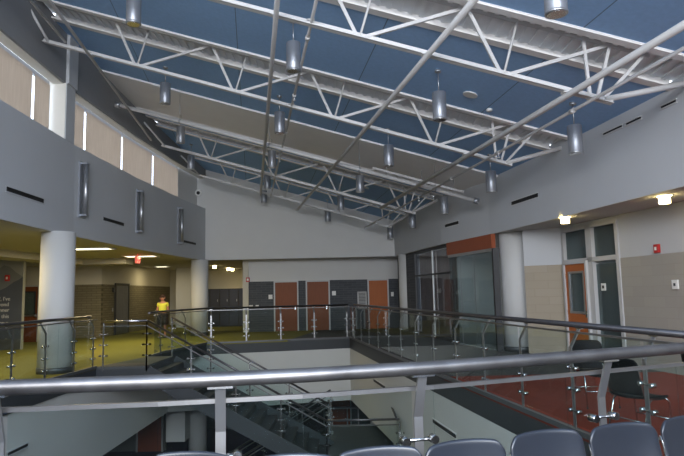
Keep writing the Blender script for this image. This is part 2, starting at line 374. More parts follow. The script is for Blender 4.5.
for k, (y0, y1) in enumerate(bands):
    b = B(); prism(b, roof_poly(y0-.02, y1+.02), lambda x, y: roof(x, y)+.16, lambda x, y: roof(x, y)+.20)
    x0, x1 = seg_at(LEFT, y0), seg_at(RIGHT, y0); x = x0
    while x < x1:                                                # ribs of the corrugated deck run front to back
        xm = x+.09; bx(b, (xm, (y0+y1)/2, roof(xm, (y0+y1)/2)+.135), (.07, y1-y0, .06), rot=Matrix.Rotation(math.atan(.297), 4, 'Y')); x += .17
    struct('ceiling_deck', b, 'deck')
    b = B()
    for ye, wd in ((y0+.06, .15), (y1-.07, .18)):
        xa, xb = seg_at(LEFT, ye), seg_at(RIGHT, ye)
        beam(b, (xa, ye, roof(xa, ye)-.012), (xb, ye, roof(xb, ye)-.012), wd, .035)
        yy = ye+(wd/2 if ye > TY[k] else -wd/2)
        beam(b, (xa, yy, roof(xa, yy)+.10), (xb, yy, roof(xb, yy)+.10), .02, .22)
    struct('trim_deck', b, 'band')
b = B()
for ye in (17.82,):
    xa, xb = seg_at(LEFT, ye)+.05, seg_at(RIGHT, ye)-.1
    beam(b, (xa, ye, roof(xa, ye)-.09), (xb, ye, roof(xb, ye)-.09), .06, .09)
struct('trim_band', b, 'steel')

# trusses
tl = {4.80: 'white roof truss nearest to the viewer, mostly above the picture', 8.30: 'white roof truss across the top right, the nearest one in view', 12.05: 'white roof truss starting at the pale shades on the left, second in view',
      19.05: 'white roof truss beyond the round pipe, second from the far wall', 22.55: 'white roof truss closest to the far wall'}
DEP = .80
ends = {4.80: (-5.3, 4.4), 8.30: (-5.8, 3.95), 12.05: (-6.28, 3.55), 19.05: (-5.9, 2.4), 22.55: (-5.6, 1.9)}
for y in TY:
    xa, xb = ends[y]; sl = math.atan(.297); dirv = V((math.cos(sl), 0, -math.sin(sl))); nrm = V((math.sin(sl), 0, math.cos(sl)))
    t = thing('roof_truss', tl[y], 'roof truss', (xa, y, roof(xa, y)-DEP), 'roof trusses')
    def bc(x): return V((x, y, roof(x, y)-DEP))
    b = B()
    for s in (-1, 1):
        o = V((0, s*.036, 0)); beam(b, bc(xa)+o, bc(xb)+o, .052, .012); beam(b, bc(xa)+V((0, s*.012, 0))+nrm*.035, bc(xb)+V((0, s*.012, 0))+nrm*.035, .010, .07)
    obj('bottom_chord', b, 'steel', t)
    b = B()
    for s in (-1, 1):
        o = V((0, s*.036, 0)); beam(b, bc(xa-.1)+o+nrm*DEP*1.13, bc(xb+.35)+o+nrm*DEP*1.13, .052, .012)
        beam(b, bc(xa-.1)+V((0, s*.012, 0))+nrm*(DEP*1.13-.04), bc(xb+.35)+V((0, s*.012, 0))+nrm*(DEP*1.13-.04), .01, .08)
    obj('top_chord', b, 'steel', t)
    x = {8.30: 2.40, 4.80: 2.2}.get(y, 1.97) - 2.08*5
    hn = nrm*(DEP*1.06)
    while x < xb-.1:
        if x > xa+.05:
            for tgt in (-.72, .0, 1.32):
                xt = x+tgt
                if xa-.2 < xt < xb+.4:
                    b = B(); st = bc(x + (.05 if tgt > 0 else -.05 if tgt < 0 else 0))+nrm*.02; en = bc(xt)+hn
                    if tgt == 0: tube(b, [st, en], .020, 6)
                    else:
                        beam(b, st, en, .05, .045, up=V((0, 1, 0)))
                    obj('web_bar', b, 'steel', t)
        x += 2.08
    for x, tgt in ((xb-.32, -.28), (xb-.22, .0), (xb-.14, .42)):
        b = B(); beam(b, bc(x)+nrm*.02, bc(x+tgt)+hn, .045, .04, up=V((0, 1, 0))); obj('web_bar', b, 'steel', t)
    # slanted end struts to the walls
    b = B(); xr = seg_at(RIGHT, y); tube(b, [bc(xb-.12)+nrm*.03, (xr+.02, y+.15, roof(xr, y)-.06)], .045, 8); obj('end_strut', b, 'steel', t)
    b = B(); xl = seg_at(LEFT, y); tube(b, [bc(xa+.1)+nrm*.03, (xl-.03, y-.5, roof(xl, y)-.25)], .03, 8); obj('end_strut', b, 'steel', t)
# the round pipe between the trusses
t = thing('roof_pipe', 'long white round pipe with an end cap hung across under the pale ceiling band', 'pipe', (-6, 15.3, 6.7), 'pipes and ties under the roof')
def pz(x, y, d=.80): return V((x, y, roof(x, y)-d))
b = B(); tube(b, [pz(-5.95, 15.45), pz(3.55, 15.45)], .05, 12); obj('pipe', b, 'steel', t)
b = B(); tube(b, [pz(-6.03, 15.45), pz(-5.9, 15.45)], .085, 12); obj('end_cap', b, 'alu', t)
b = B(); tube(b, [pz(3.5, 15.45), pz(3.63, 15.45)], .085, 12); obj('end_cap', b, 'alu', t)
for x in (-4.3, -1.9, .5, 2.5):
    b = B(); tube(b, [pz(x, 15.45), (x, 15.45, roof(x, 15.45)-.04)], .008, 6); tube(b, [pz(x-.02, 15.45), pz(x+.02, 15.45)], .062, 12); obj('hanger', b, 'alu', t)
# cable tray at the right end under the band
t = thing('cable_tray', 'thin ladder shaped tray beside the right end of the round pipe', 'cable tray', (2.5, 16.6, 4.5))
for s in (0, .28):
    b = B(); beam(b, (.9, 16.4+s, roof(.9, 16.4)-.38), (3.45, 16.4+s, roof(3.45, 16.4)-.38), .02, .06); obj('side_rail', b, 'steel', t)
for k in range(9):
    x = 1.0+k*.3; b = B(); beam(b, (x, 16.4, roof(x, 16.4)-.39), (x, 16.68, roof(x, 16.4)-.39), .03, .02); obj('rung', b, 'steel', t)
b = B()
for x in (1.3, 2.3, 3.2): tube(b, [(x, 16.54, roof(x, 16.4)-.39), (x, 16.54, roof(x, 16.4)-.04)], .01, 6)
obj('hanger', b, 'alu', t)
# ties running front to back at bottom chord level
ties = [(.53, .198, .044, .80, -2, 24.0, 'thick white tie running front to back through the middle of the roof'),
        (2.60, .184, .048, .82, -2, 19.2, 'thick white tie running front to back nearest the right wall'),
        (3.00, .175, .026, .80, -2, 24.0, 'thin white tie running front to back beside the right wall'),
        (-1.49, .155, .040, .80, -2, 22.8, 'straight white tie left of the roof centre'),
        (-1.00, .163, .026, .74, -2, 23.0, 'thin sprinkler pipe with couplings just right of the straight white tie'),
        (-5.25, .120, .030, .84, -2, 18.3, 'thin white tie crossing above the clerestory shades'),
        (-5.75, .090, .030, .70, -2, 11.9, 'short white tie at the top left corner by the dark lintel')]
for X, sx, r, dz, y0, y1, lab in ties:
    def P(y): 
        x = X-sx*(y-12.05); return V((x, y, roof(x, y)-dz-r))
    t = thing('roof_tie', lab, 'roof tie', P(y0), 'pipes and ties under the roof')
    b = B(); tube(b, [P(y0), P((y0+y1)/2), P(y1)], r, 10); obj('tie_tube', b, 'steel', t)
    if r == .026:
        for k in range(9):
            y = 1+k*2.6; b = B(); tube(b, [P(y-.05), P(y+.05)], r*1.5, 10); obj('coupling', b, 'steel', t)
            if k % 2 == 0: b = B(); tube(b, [P(y), P(y)-V((0, 0, .1))], .012, 6); bx(b, P(y)-V((0, 0, .1)), (.05, .05, .012)); obj('sprinkler_head', b, 'alu', t)
    b = B()
    for y in TY:
        if y0 < y < y1: b = B(); p = P(y); bx(b, (p.x, y, p.z+r+.005), (.11, .13, .016)); obj('clamp_plate', b, 'steel', t)

# pendants
def make_pendant():
    t = thing('pendant_light', 'x', 'pendant light', (0, 0, 0))
    b = B(); lathe(b, [(.118, -.25), (.125, -.24), (.125, .24), (.118, .25), (.03, .255)], 24)
    obj('lamp_shade', b, 'pend', t)
    b = B(); lathe(b, [(.124, -.262), (.129, -.255), (.129, -.235), (.124, -.23)], 24); obj('rim', b, 'alu', t)
    b = B(); lathe(b, [(.10, -.266), (.107, -.2655), (.108, -.263), (.05, -.262)], 24); obj('reflector', b, 'pend_in', t)
    b = B(); tube(b, [(0, 0, .25), (0, 0, .66)], .010, 8); obj('stem', b, 'alu', t)
    b = B(); lathe(b, [(.055, .625), (.06, .64), (.055, .67), (.02, .68)], 16); obj('canopy', b, 'alu', t)
    return t
pd = make_pendant(); first = True
ordn = ['nearest', 'second nearest', 'third', 'fourth', 'fifth', 'sixth']
rows = [(4.12, 'row beside the right wall', [10.2, 13.9, 17.4, 20.9, 24.3]), (1.78, 'row right of the roof centre', [6.35, 10.3, 14.0, 17.5, 21.0, 24.3]),
        (-.87, 'row just left of the roof centre', [9.85, 13.7, 17.4, 20.9, 24.0]), (-3.62, 'row along the clerestory shades', [9.65, 13.8, 17.4, 21.0])]
for X, rn, ys in rows:
    for k, y in enumerate(ys):
        x = X-.153*(y-10.4) if X > 3 else X-.17*(y-10.4); z = roof(x, y)-.66
        o = 'last' if k == len(ys)-1 else ordn[k]
        lab = 'grey cylinder pendant light, %s in the %s' % (o, rn)
        if k == 0: lab = 'grey cylinder pendant light, closest in the %s' % rn
        if first: pd.location = (x, y, z); pd['label'] = lab; pd['group'] = 'cylinder pendant lights'; first = False
        else: dup(pd, (x, y, z), 0, lab, 'cylinder pendant lights')
# ceiling discs
for x, y, r, lab in ((2.5, 10.9, .14, 'white round ceiling speaker between the second truss and the right wall'), (.85, 20.4, .13, 'small white round ceiling speaker near the far wall')):
    b = B(); lathe(b, [(r, -.02), (r, .0), (r*.9, .012)], 20); o = obj('ceiling_speaker', b, 'white'); o.location = (x, y, roof(x, y)-.012)
    o.rotation_euler = (0, math.atan(.297), 0); tag(o, lab, 'speaker')
b = B(); lathe(b, [(.03, -.05), (.06, -.03), (.06, .0), (.03, .02)], 16); o = obj('smoke_detector', b, 'white'); o.location = (2.95, 11.3, roof(2.95, 11.3)-.03); tag(o, 'small round smoke detector beside the white ceiling speaker', 'smoke detector')

# columns ---------------------------------------------------------------
def column(x, y, r, z0, z1, lab, base=True, mt='paint_light'):
    t = thing('column', lab, 'column', (x, y, z0), 'round columns')
    b = B(); lathe(b, [(r, z0), (r, z1)], 40, (x, y, 0)); obj('shaft', b, mt, t)
    if base: b = B(); lathe(b, [(r+.012, z0), (r+.012, z0+.12), (r, z0+.13)], 40, (x, y, 0)); obj('base', b, 'fascia_trim', t)
column(-6.40, 13.25, .36, 0, SOF, 'thick round pale column at the left, behind the glass railing')
column(-5.95, 24.55, .35, 0, SOF, 'round cream column at the far left corner of the opening')
column(4.62, 15.75, .42, 0, SOF, 'thick round white column beside the glass box on the right')
column(2.62, 24.0, .36, 0, SOF, 'round pale column at the far right corner beside the brown curtains')
column(-5.35, 21.9, .32, LOW, BULK+.7, 'pale round column on the lower storey, left under the railing', mt='paint_light')

# left hall -------------------------------------------------------------
b = B()
hall = [(x-.3, y) for x, y in LEFT] 
prism(b, hall + [(-5.8, 24.9), (-4.4, 25.2), (-4.4, 37), (-14.5, 37), (-14.5, -4)], SOF+.0, SOF+.12)
struct('ceiling_hall', b, 'soffit')
b = B(); ribbon(b, [(x-3.6, y) for x, y in LEFT[1:-1]], .9, SOF-.22, SOF); prism(b, [(-14.4, 22.3), (-8.2, 22.3), (-8.2, 23.1), (-14.4, 23.1)], SOF-.22, SOF); struct('trim_bulkhead', b, 'soffit')
b = B(); ribbon(b, LEFT, .30, SOF-.012, SOF); struct('trim_fascia_left', b, 'soffit')
b = B(); ribbon(b, RIGHT, -.30, SOF-.012, SOF); struct('trim_fascia_right', b, 'soffit')
WS = 2.18
def two_tone(name, poly, lo, hi, z0=0, z1=SOF):
    b = B(); prism(b, poly, z0, WS, 0); prism(b, poly, WS, z1, 1); return struct(name, b, [lo, hi])
def two(name, p0, p1, lo, hi, th=.2):
    return two_tone(name, [p0, p1, *reversed(offs([p0, p1], th))], lo, hi)
two('wall_elevator', (-10.0, 34.2), (-10.0, 24.72), 'block_tan_y', 'paint_cream', -.25)
two('wall_hall', (-11.5, 24.5), (-10.0, 24.5), 'block_tan', 'paint_cream')
two('wall_hall_side', (-11.5, 22.9), (-11.5, 24.5), 'block_tan_y', 'paint_cream')
b = B(); prism(b, [(-14.5, 22.9), (-11.5, 22.9), (-11.5, 23.1), (-14.5, 23.1)], 0, SOF); struct('wall_door', b, 'paint_cream')
b = B(); prism(b, [(-10.25, 34.2), (-4.4, 34.2), (-4.4, 34.4), (-10.25, 34.4)], 0, SOF); struct('wall_corridor_end', b, 'paint_cream')
b = B(); prism(b, [(-8.75, 31.0), (-7.55, 31.0), (-7.55, 31.2), (-8.75, 31.2)], 0, SOF); struct('wall_corridor_return', b, 'paint_light')
b = B(); prism(b, [(-4.4, 25.95), (-4.15, 25.95), (-4.15, 34.2), (-4.4, 34.2)], 0, SOF); struct('wall_corridor_side', b, 'paint_cream')

# mural wall panel with its words
t = thing('mural_panel', 'tall grey mural panel with a mountain shape and white words at the left edge', 'mural', (-11.6, 19.4, 0))
b = B(); prism(b, [(-14.4, 19.5), (-10.55, 19.5), (-10.55, 19.65), (-14.4, 19.65)], 0, SOF-.02); obj('panel', b, mat('mural_sky', (.26, .27, .27), .7, noise=.1, nscale=2), t)
prof = [(-14.4, 2.3), (-13.2, 2.6), (-12.3, 2.55), (-11.6, 2.45), (-11.2, 2.76), (-11.0, 2.70), (-10.8, 2.52), (-10.56, 2.36)]
b = B(); lo = [b.verts.new((x, 19.497, .35)) for x, z in prof]; hi = [b.verts.new((x, 19.497, z)) for x, z in prof]
for i in range(len(prof)-1): b.faces.new((lo[i], lo[i+1], hi[i+1], hi[i]))
obj('hill_print', b, mat('mural_mist', (.17, .18, .19), .7, noise=.12, nscale=2), t)
prof = [(-14.4, 1.5), (-13.2, 1.7), (-12.3, 1.6), (-11.5, 1.85), (-11.1, 2.02), (-10.85, 2.2), (-10.7, 2.26), (-10.56, 2.36)]
b = B(); lo = [b.verts.new((x, 19.494, .35)) for x, z in prof]; hi = [b.verts.new((x, 19.494, z)) for x, z in prof]
for i in range(len(prof)-1): b.faces.new((lo[i], lo[i+1], hi[i+1], hi[i]))
obj('mountain_print', b, mat('mural_slate', (.075, .085, .11), .7, noise=.15, nscale=2), t)
b = B(); bx(b, (-12.48, 19.49, .175), (3.84, .012, .35)); obj('base_strip', b, 'fascia_trim', t)
def text(s, size, loc, rot, mt, parent, align='RIGHT', ext=.004, name='lettering'):
    c = bpy.data.curves.new(name, 'FONT'); c.body = s; c.size = size; c.extrude = ext; c.align_x = align
    o = bpy.data.objects.new(name+'_src', c); COL.objects.link(o); bpy.context.view_layer.update()
    me = bpy.data.meshes.new_from_object(o.evaluated_get(bpy.context.evaluated_depsgraph_get())); COL.objects.unlink(o); bpy.data.objects.remove(o)
    me.transform(Matrix.Translation(V(loc)) @ rot); me.materials.clear(); me.materials.append(M[mt] if isinstance(mt, str) else mt)
    r = bpy.data.objects.new(name, me); COL.objects.link(r)
    if parent: me.transform(Matrix.Translation(-LOC[parent.name])); r.parent = parent
    return r
RX = Matrix.Rotation(math.pi/2, 4, 'X')
for s, px, py in (("?, I've", 12, 300), ('eyond', 11, 305.5), ('inner', 11.5, 311), ('this', 11.5, 317.2), ('on a', 11, 323.5), ('tional', 10, 340.5)):
    X = (px-342-1.5)/590*19.48; Z = 1.6-(py-299.8)/590*19.48
    text(s, .175, (X, 19.488, Z), RX @ Matrix.Shear('XY', 4, (.25, 0)) if False else RX, 'paint_light', t)

def door(name, p0, p1, h, leaf, panel='n', depth=.06, handle=1, frame='frame', z=0, num=''):
    """door leaf in a frame; p0->p1 along the wall, the room on the right-hand side of travel reversed"""
    p0, p1 = V((*p0, 0)), V((*p1, 0)); d = (p1-p0); L = d.length; u = d.normalized(); n = V((u.y, -u.x, 0))
    root = sroot(name, (*p0.xy, z))
    def q(a, o, zz): return p0+u*a+n*o+V((0, 0, zz+z))
    def box(bm, a0, a1, o0, o1, z0, z1):
        c = q((a0+a1)/2, (o0+o1)/2, (z0+z1)/2); bx(bm, c, (a1-a0, o1-o0, z1-z0), math.atan2(u.y, u.x))
    b = B(); box(b, -.06, 0.0, -.02, depth+.03, 0, h+.06); box(b, L, L+.06, -.02, depth+.03, 0, h+.06); box(b, 0, L, -.02, depth+.03, h, h+.06); obj('door_frame', b, frame, root)
    b = B()
    if panel == 'glass':
        a0, a1, z0, z1 = L*.13, L*.87, 1.0, h-.17
        box(b, 0, L, 0, .045, 0, z0); box(b, 0, L, 0, .045, z1, h); box(b, 0, a0, 0, .045, z0, z1); box(b, a1, L, 0, .045, z0, z1)
    else: box(b, 0, L, 0, .045, .01, h)
    lf = obj('door_leaf', b, leaf, root)
    if panel == 'glass':
        b = B(); e = .05
        for (i0, i1, j0, j1) in ((a0, a1, z0, z0+e), (a0, a1, z1-e, z1), (a0, a0+e, z0+e, z1-e), (a1-e, a1, z0+e, z1-e)): box(b, i0, i1, -.005, .055, j0, j1)
        obj('vision_frame', b, 'dark' if leaf != 'wood' else 'alu', lf)
        b = B(); box(b, a0+e, a1-e, .015, .025, z0+e, z1-e); obj('vision_pane', b, 'glassd', lf)
    if handle:
        b = B(); ha = L*.9 if handle > 0 else L*.1
        c = q(ha, .06, 1.0); tube(b, [q(ha, .04, 1.0), q(ha, .10, 1.0), q(ha-handle*.12, .10, 1.0)], .011, 8); box(b, ha-.03, ha+.03, .04, .055, .92, 1.08); obj('door_handle', b, 'chrome', lf)
    b = B(); box(b, -.02, -.0, .0, .055, h*.45, h*.5); box(b, -.02, 0, 0, .055, h*.85, h*.9); box(b, -.02, 0, 0, .055, h*.1, h*.15); obj('hinge', b, 'chrome', root)
    return root
# orange door of the left hall
door('door_1', (-12.55, 22.9), (-11.75, 22.9), 2.1, 'wood_far', 'glass', frame='frame')
b = B(); bx(b, (-12.15, 22.84, 1.0), (.66, .05, .06)); o = obj('push_bar', b, 'alu'); o.parent = bpy.data.objects['door_1']; o.data.transform(Matrix.Translation(-LOC['door_1'])) 
# lift
L = sroot('door_2', (-10, 25.9, 0))
b = B(); bx(b, (-9.98, 25.95, 1.08), (.08, .10, 2.2)); bx(b, (-9.98, 27.53, 1.08), (.08, .10, 2.2)); bx(b, (-9.98, 26.74, 2.2), (.08, 1.68, .10)); obj('lift_frame', b, 'dark', L)
for k, yy in enumerate((26.37, 27.11)):
    b = B(); bx(b, (-9.985, yy, 1.07), (.05, .73, 2.13)); obj('lift_door_panel', b, 'lift', L)
b = B(); bx(b, (-9.985, 25.7, 1.1), (.02, .1, .16)); obj('lift_call_plate', b, 'alu', L)
b = B(); bx(b, (-9.96, 25.72, 1.95), (.06, .18, .2)); obj('lift_lantern', b, 'dark', L)
# lockers in the corridor
for k in range(5):
    x = -7.22+k*.50
    t = thing('locker', ['leftmost dark blue locker behind the cream column', 'second dark blue locker from the left in the corridor', 'middle dark blue locker in the corridor', 'fourth dark blue locker in the corridor', 'rightmost dark blue locker in the corridor'][k], 'locker', (x, 31, 0), 'corridor lockers')
    b = B(); bx(b, (x, 31.2, .98), (.495, .4, 1.96)); obj('locker_body', b, 'dark', t)
    b = B(); bx(b, (x, 30.99, 1.0), (.44, .02, 1.84)); d = obj('locker_door', b, mat('locker_paint', (.035, .04, .065), .4, noise=.1), t)
    b = B(); bx(b, (x+.15, 30.975, 1.35), (.03, .02, .12)); obj('locker_handle', b, 'alu', d)

# far wall ---------------------------------------------------------------
def fw(x): return 26.0+.06*(x+4.2)
# wainscot with openings for three doors, light band above
dx = [(-3.0, -2.04), (-1.60, -.66), (1.13, 1.95)]
b = B(); xs = [-4.4] + [v for a, c in dx for v in (a-.06, c+.06)] + [2.5]
for i in range(0, len(xs), 2): prism(b, [(xs[i], fw(xs[i])), (xs[i+1], fw(xs[i+1])), (xs[i+1], fw(xs[i+1])+.25), (xs[i], fw(xs[i])+.25)], 0, WS, 0)
prism(b, [(-4.4, fw(-4.4)), (2.5, fw(2.5)), (2.5, fw(2.5)+.25), (-4.4, fw(-4.4)+.25)], WS, SOF, 1)
struct('wall_far_lower', b, ['block_grey', 'paint_light'])
b = B(); prism(b, [(-4.4, 25.3), (3.0, 25.3), (3.0, 26.9), (-4.4, 26.9)], SOF, SOF+.1); struct('ceiling_far', b, 'soffit')
b = B(); prism(b, [(-4.4, 26.3), (2.6, 26.7), (2.6, 26.8), (-4.4, 26.4)], 0, WS); struct('wall_behind_doors', b, 'under')
for k, (a, c) in enumerate(dx):
    door('door_%d' % (k+3), (a, fw(a)+.02), (c, fw(c)+.02), WS-.06, 'wood_far' if k < 2 else 'wood', handle=0 if k == 2 else 1)
def small(name, c, s, mt, lab, cat, rz=0, second=None):
    t = thing(name, lab, cat, c)
    b = B(); bx(b, c, s, rz); obj('housing', b, mt, t, bevel=.004)
    if second:
        m2, s2 = second; b = B(); n = V((-math.sin(rz)*0, -1, 0)); R = Matrix.Rotation(rz, 3, 'Z')
        k = min(range(3), key=lambda i: s[i]); off = V((0, 0, 0)); off[k] = -(s[k]/2+.004) if k == 1 else (s[k]/2+.004)*(-1 if c[0] > 0 else 1)
        ss = [v*s2 for v in s]; ss[k] = .01; bx(b, V(c)+R @ off, ss, rz); obj('face_plate', b, m2, t)
    return t
small('fire_alarm_strobe', (-4.18, fw(-4.2)-.03, 2.27), (.16, .06, .2), 'red', 'red fire alarm strobe at the top left of the charcoal wainscot', 'fire alarm', second=('white', .5))
small('thermostat', (-3.2, fw(-3.2)-.02, 1.5), (.17, .04, .19), 'white', 'white wall plate left of the first brown door', 'wall plate')
small('thermostat', (-.42, fw(-.42)-.02, 1.6), (.17, .04, .19), 'white', 'white wall plate right of the second brown door', 'wall plate')
small('light_switch', (-4.05, fw(-4)-.02, 1.1), (.16, .03, .12), 'white', 'left of two white plates low on the charcoal wainscot', 'wall plate')
small('light_switch', (-3.78, fw(-4)-.02, 1.1), (.14, .03, .12), 'white', 'right of two white plates low on the charcoal wainscot', 'wall plate')
small('wall_sign', (2.17, fw(2.1)-.02, 1.5), (.12, .03, .19), 'white', 'small white plate between the orange door and the far right column', 'sign')
t = thing('vent_grille', 'white louvred vent grille left of the orange far door', 'vent', (.87, fw(.8), 1.2))
b = B(); x0, x1, z0, z1 = .64, 1.0, .9, 1.62
for (cx, cz, sx, sz) in (((x0+x1)/2, z0, .40, .05), ((x0+x1)/2, z1, .40, .05), (x0, (z0+z1)/2, .05, .76), (x1, (z0+z1)/2, .05, .76)): bx(b, (cx, fw(.8)-.02, cz), (sx, .04, sz))
obj('grille_frame', b, 'frame', t)
b = B()
for k in range(11): bx(b, ((x0+x1)/2, fw(.8)-.015, z0+.06+k*.064), (.33, .02, .04), rot=Matrix.Rotation(.5, 4, 'X'))
obj('louvres', b, 'frame', t)
# security camera on the upper far wall
cx, cz = -6.05, 5.98
t = thing('security_camera', 'small white dome camera with a dark lens high on the far wall corner', 'camera', (cx, 24.9, cz))
b = B(); bx(b, (cx-.05, 24.87, cz+.02), (.16, .06, .26)); tube(b, [(cx, 24.84, cz), (cx, 24.7, cz)], .05, 12); obj('mount', b, 'white', t)
b = B(); tube(b, [(cx, 24.72, cz-.02), (cx, 24.60, cz-.04)], .13, 16); obj('camera_body', b, 'white', t)
b = B(); tube(b, [(cx+.01, 24.61, cz-.04), (cx+.01, 24.585, cz-.045)], .075, 14); obj('lens', b, 'black', t)

small('fire_alarm_strobe', (-11.05, 19.46, 2.33), (.14, .06, .2), 'red', 'red fire alarm strobe on the mural panel at the left edge', 'fire alarm', second=('white', .4))
# exit sign
t = thing('exit_sign', 'red lit exit sign hanging from the hall ceiling at the left', 'exit sign', (-7.0, 21, 2.7))
b = B(); bx(b, (-7.13, 20.5, 2.90), (.07, .34, .24)); tube(b, [(-7.13, 20.5, 3.0), (-7.13, 20.5, SOF)], .015, 8); obj('sign_box', b, emit('exit_red', (.9, .16, .12), .55), t)
for sd, an in ((1, .5), (-1, -.5)): text('EXIT', .15, (-7.13+sd*.037, 20.5, 2.845), Matrix.Rotation(math.pi*an, 4, 'Z') @ RX, 'exitred', t, 'CENTER')

# hall ceiling lights
M['lamp2'] = M['lamp']
for (px, py, w, d, lab) in ((-7.5, 17.6, 1.15, .6, 'bright rectangular ceiling light behind the thick left column'), (-7.3, 21.3, 1.1, .6, 'bright rectangular ceiling light left of the exit sign'),
                           (-8.6, 12.6, 1.25, .6, 'bright rectangular ceiling light at the left edge of the picture'), (-8.9, 29.0, .6, .6, 'small square ceiling light deep in the hall')):
    t = thing('ceiling_light', lab, 'ceiling light', (px, py, SOF), 'ceiling lights of the left hall')
    b = B()
    for sx, sy, ww, dd in ((0, -d/2, w+.08, .04), (0, d/2, w+.08, .04), (-w/2, 0, .04, d), (w/2, 0, .04, d)): bx(b, (px+sx, py+sy, SOF-.01), (ww, dd, .05))
    obj('frame', b, 'white', t)
    b = B(); bx(b, (px, py, SOF-.012), (w, d, .02)); obj('diffuser', b, 'lamp', t)
    la = bpy.data.lights.new('troffer_glow', 'AREA'); la.shape = 'RECTANGLE'; la.size = w; la.size_y = d; la.energy = 105 if w > .9 else 22; la.color = (1.0, .80, .42)
    lo = bpy.data.objects.new('troffer_glow', la); lo.location = (px, py, SOF-.04); COL.objects.link(lo)
def downlight(x, y, z, lab, e=14):
    t = thing('downlight', lab, 'downlight', (x, y, z), 'small round downlights')
    b = B(); lathe(b, [(.085, -.14), (.09, -.13), (.09, -.02), (.12, -.012), (.12, 0)], 20, (x, y, z)); obj('glass_cup', b, 'bulb', t)
    b = B(); lathe(b, [(.13, -.012), (.14, -.006), (.14, 0)], 20, (x, y, z)); obj('trim_ring', b, 'white', t)
    la = bpy.data.lights.new('downlight_glow', 'SPOT'); la.energy = e; la.color = (1.0, .78, .40); la.spot_size = 2.6; la.spot_blend = .8; la.shadow_soft_size = .08
    lo = bpy.data.objects.new('downlight_glow', la); lo.location = (x, y, z-.17); COL.objects.link(lo)
def atz(px, py, z):
    d = Fv*FPX+Rv*(px-342)+Uv*(228-py); return V((0, 0, H))+d*((z-H)/d.z)
for px, py, lab in ((184, 270.5, 'warm downlight left of the cream column'), (214.5, 268, 'first warm downlight right of the cream column'), (228.5, 270, 'second warm downlight right of the cream column'), (237, 271.5, 'warm downlight deepest in the corridor')):
    p = atz(px, py, 2.98); downlight(p.x, min(p.y, 33), SOF, lab, 4 if px < 190 else 26)
for px, py, lab in ((565, 220, 'warm downlight above the orange framed door on the right'), (664.5, 199.5, 'warm downlight at the right edge of the soffit')):
    p = atz(px, py, 3.03); downlight(p.x, p.y, SOF, lab, 6)

# slot diffusers and sconces on the two fascias -----------------------------
def on_wall(poly, px, py):
    d = Fv*FPX+Rv*(px-342)+Uv*(228-py); d = d/d.y; best = None
    for i in range(len(poly)-1):
        a, c = V(poly[i]), V(poly[i+1]); e = c-a; den = d.x*e.y-d.y*e.x
        if abs(den) < 1e-9: continue
        s = (a.x*e.y-a.y*e.x)/den
        hit = V((d.x*s, d.y*s)); tt = (hit-a).dot(e)/e.length_squared
        if -.001 <= tt <= 1.001: best = (hit.x, hit.y, H+d.z*s, math.atan2(e.y, e.x))
    return best
def slot(poly, a, b_, lab, side, h=.085):
    p = on_wall(poly, *a); q = on_wall(poly, *b_)
    t = thing('slot_diffuser', lab, 'air vent', ((p[0]+q[0])/2, (p[1]+q[1])/2, (p[2]+q[2])/2), 'slot diffusers')
    z = (p[2]+q[2])/2; A = V((p[0], p[1], z)); Q = V((q[0], q[1], z)); off = V((side*.006, 0, 0))
    b = B(); beam(b, A+off, Q+off, .02, h); obj('slot_opening', b, 'black', t)
    b = B(); e = (Q-A).normalized()*.03
    for s in (-1, 1): beam(b, A+off-e+V((0, 0, s*(h/2+.012))), Q+off+e+V((0, 0, s*(h/2+.012))), .03, .018)
    obj('slot_frame', b, 'paint_light' if side < 0 else 'paint', t)
slot(LEFT, (6.5, 189.5), (43, 200.5), 'long black slot vent at the far left of the left fascia', 1)
slot(LEFT, (103.5, 219), (123.5, 224.3), 'short black slot vent between the first two wall sconces', 1)
slot(LEFT, (184, 241.3), (195.5, 244), 'smallest black slot vent at the far end of the left fascia', 1)
slot(RIGHT, (445.5, 226), (458.5, 222.5), 'smaller black slot vent above the brown curtains', -1)
slot(RIGHT, (512, 203.3), (538, 195.2), 'larger black slot vent above the thick white column', -1)
for k, (pa, pb) in enumerate((((604, 134), (622, 126.5)), ((627, 124), (641, 118)), ((662, 107.5), (676, 101)))):
    slot(RIGHT, pa, pb, ['thin dark slot high under the roof edge, left of three at the right', 'thin dark slot high under the roof edge, middle of three at the right', 'thin dark slot high under the roof edge, nearest the right picture edge'][k], -1, .03)
UB_R = [(edge_r(4.15), 4.15), (edge_r(21.6), 21.6)]
slot(UB_R, (433.5, 421.5), (456, 435.5), 'black slot vent low on the pale bulkhead at the right', -1, .07)
slot(UB_R, (374, 380.5), (385, 387), 'small black slot vent on the bulkhead just under the near handrail', -1, .07)
slot(VL[1:], (8, 451.5), (27, 447), 'black slot vent on the lower left bulkhead', 1, .05)
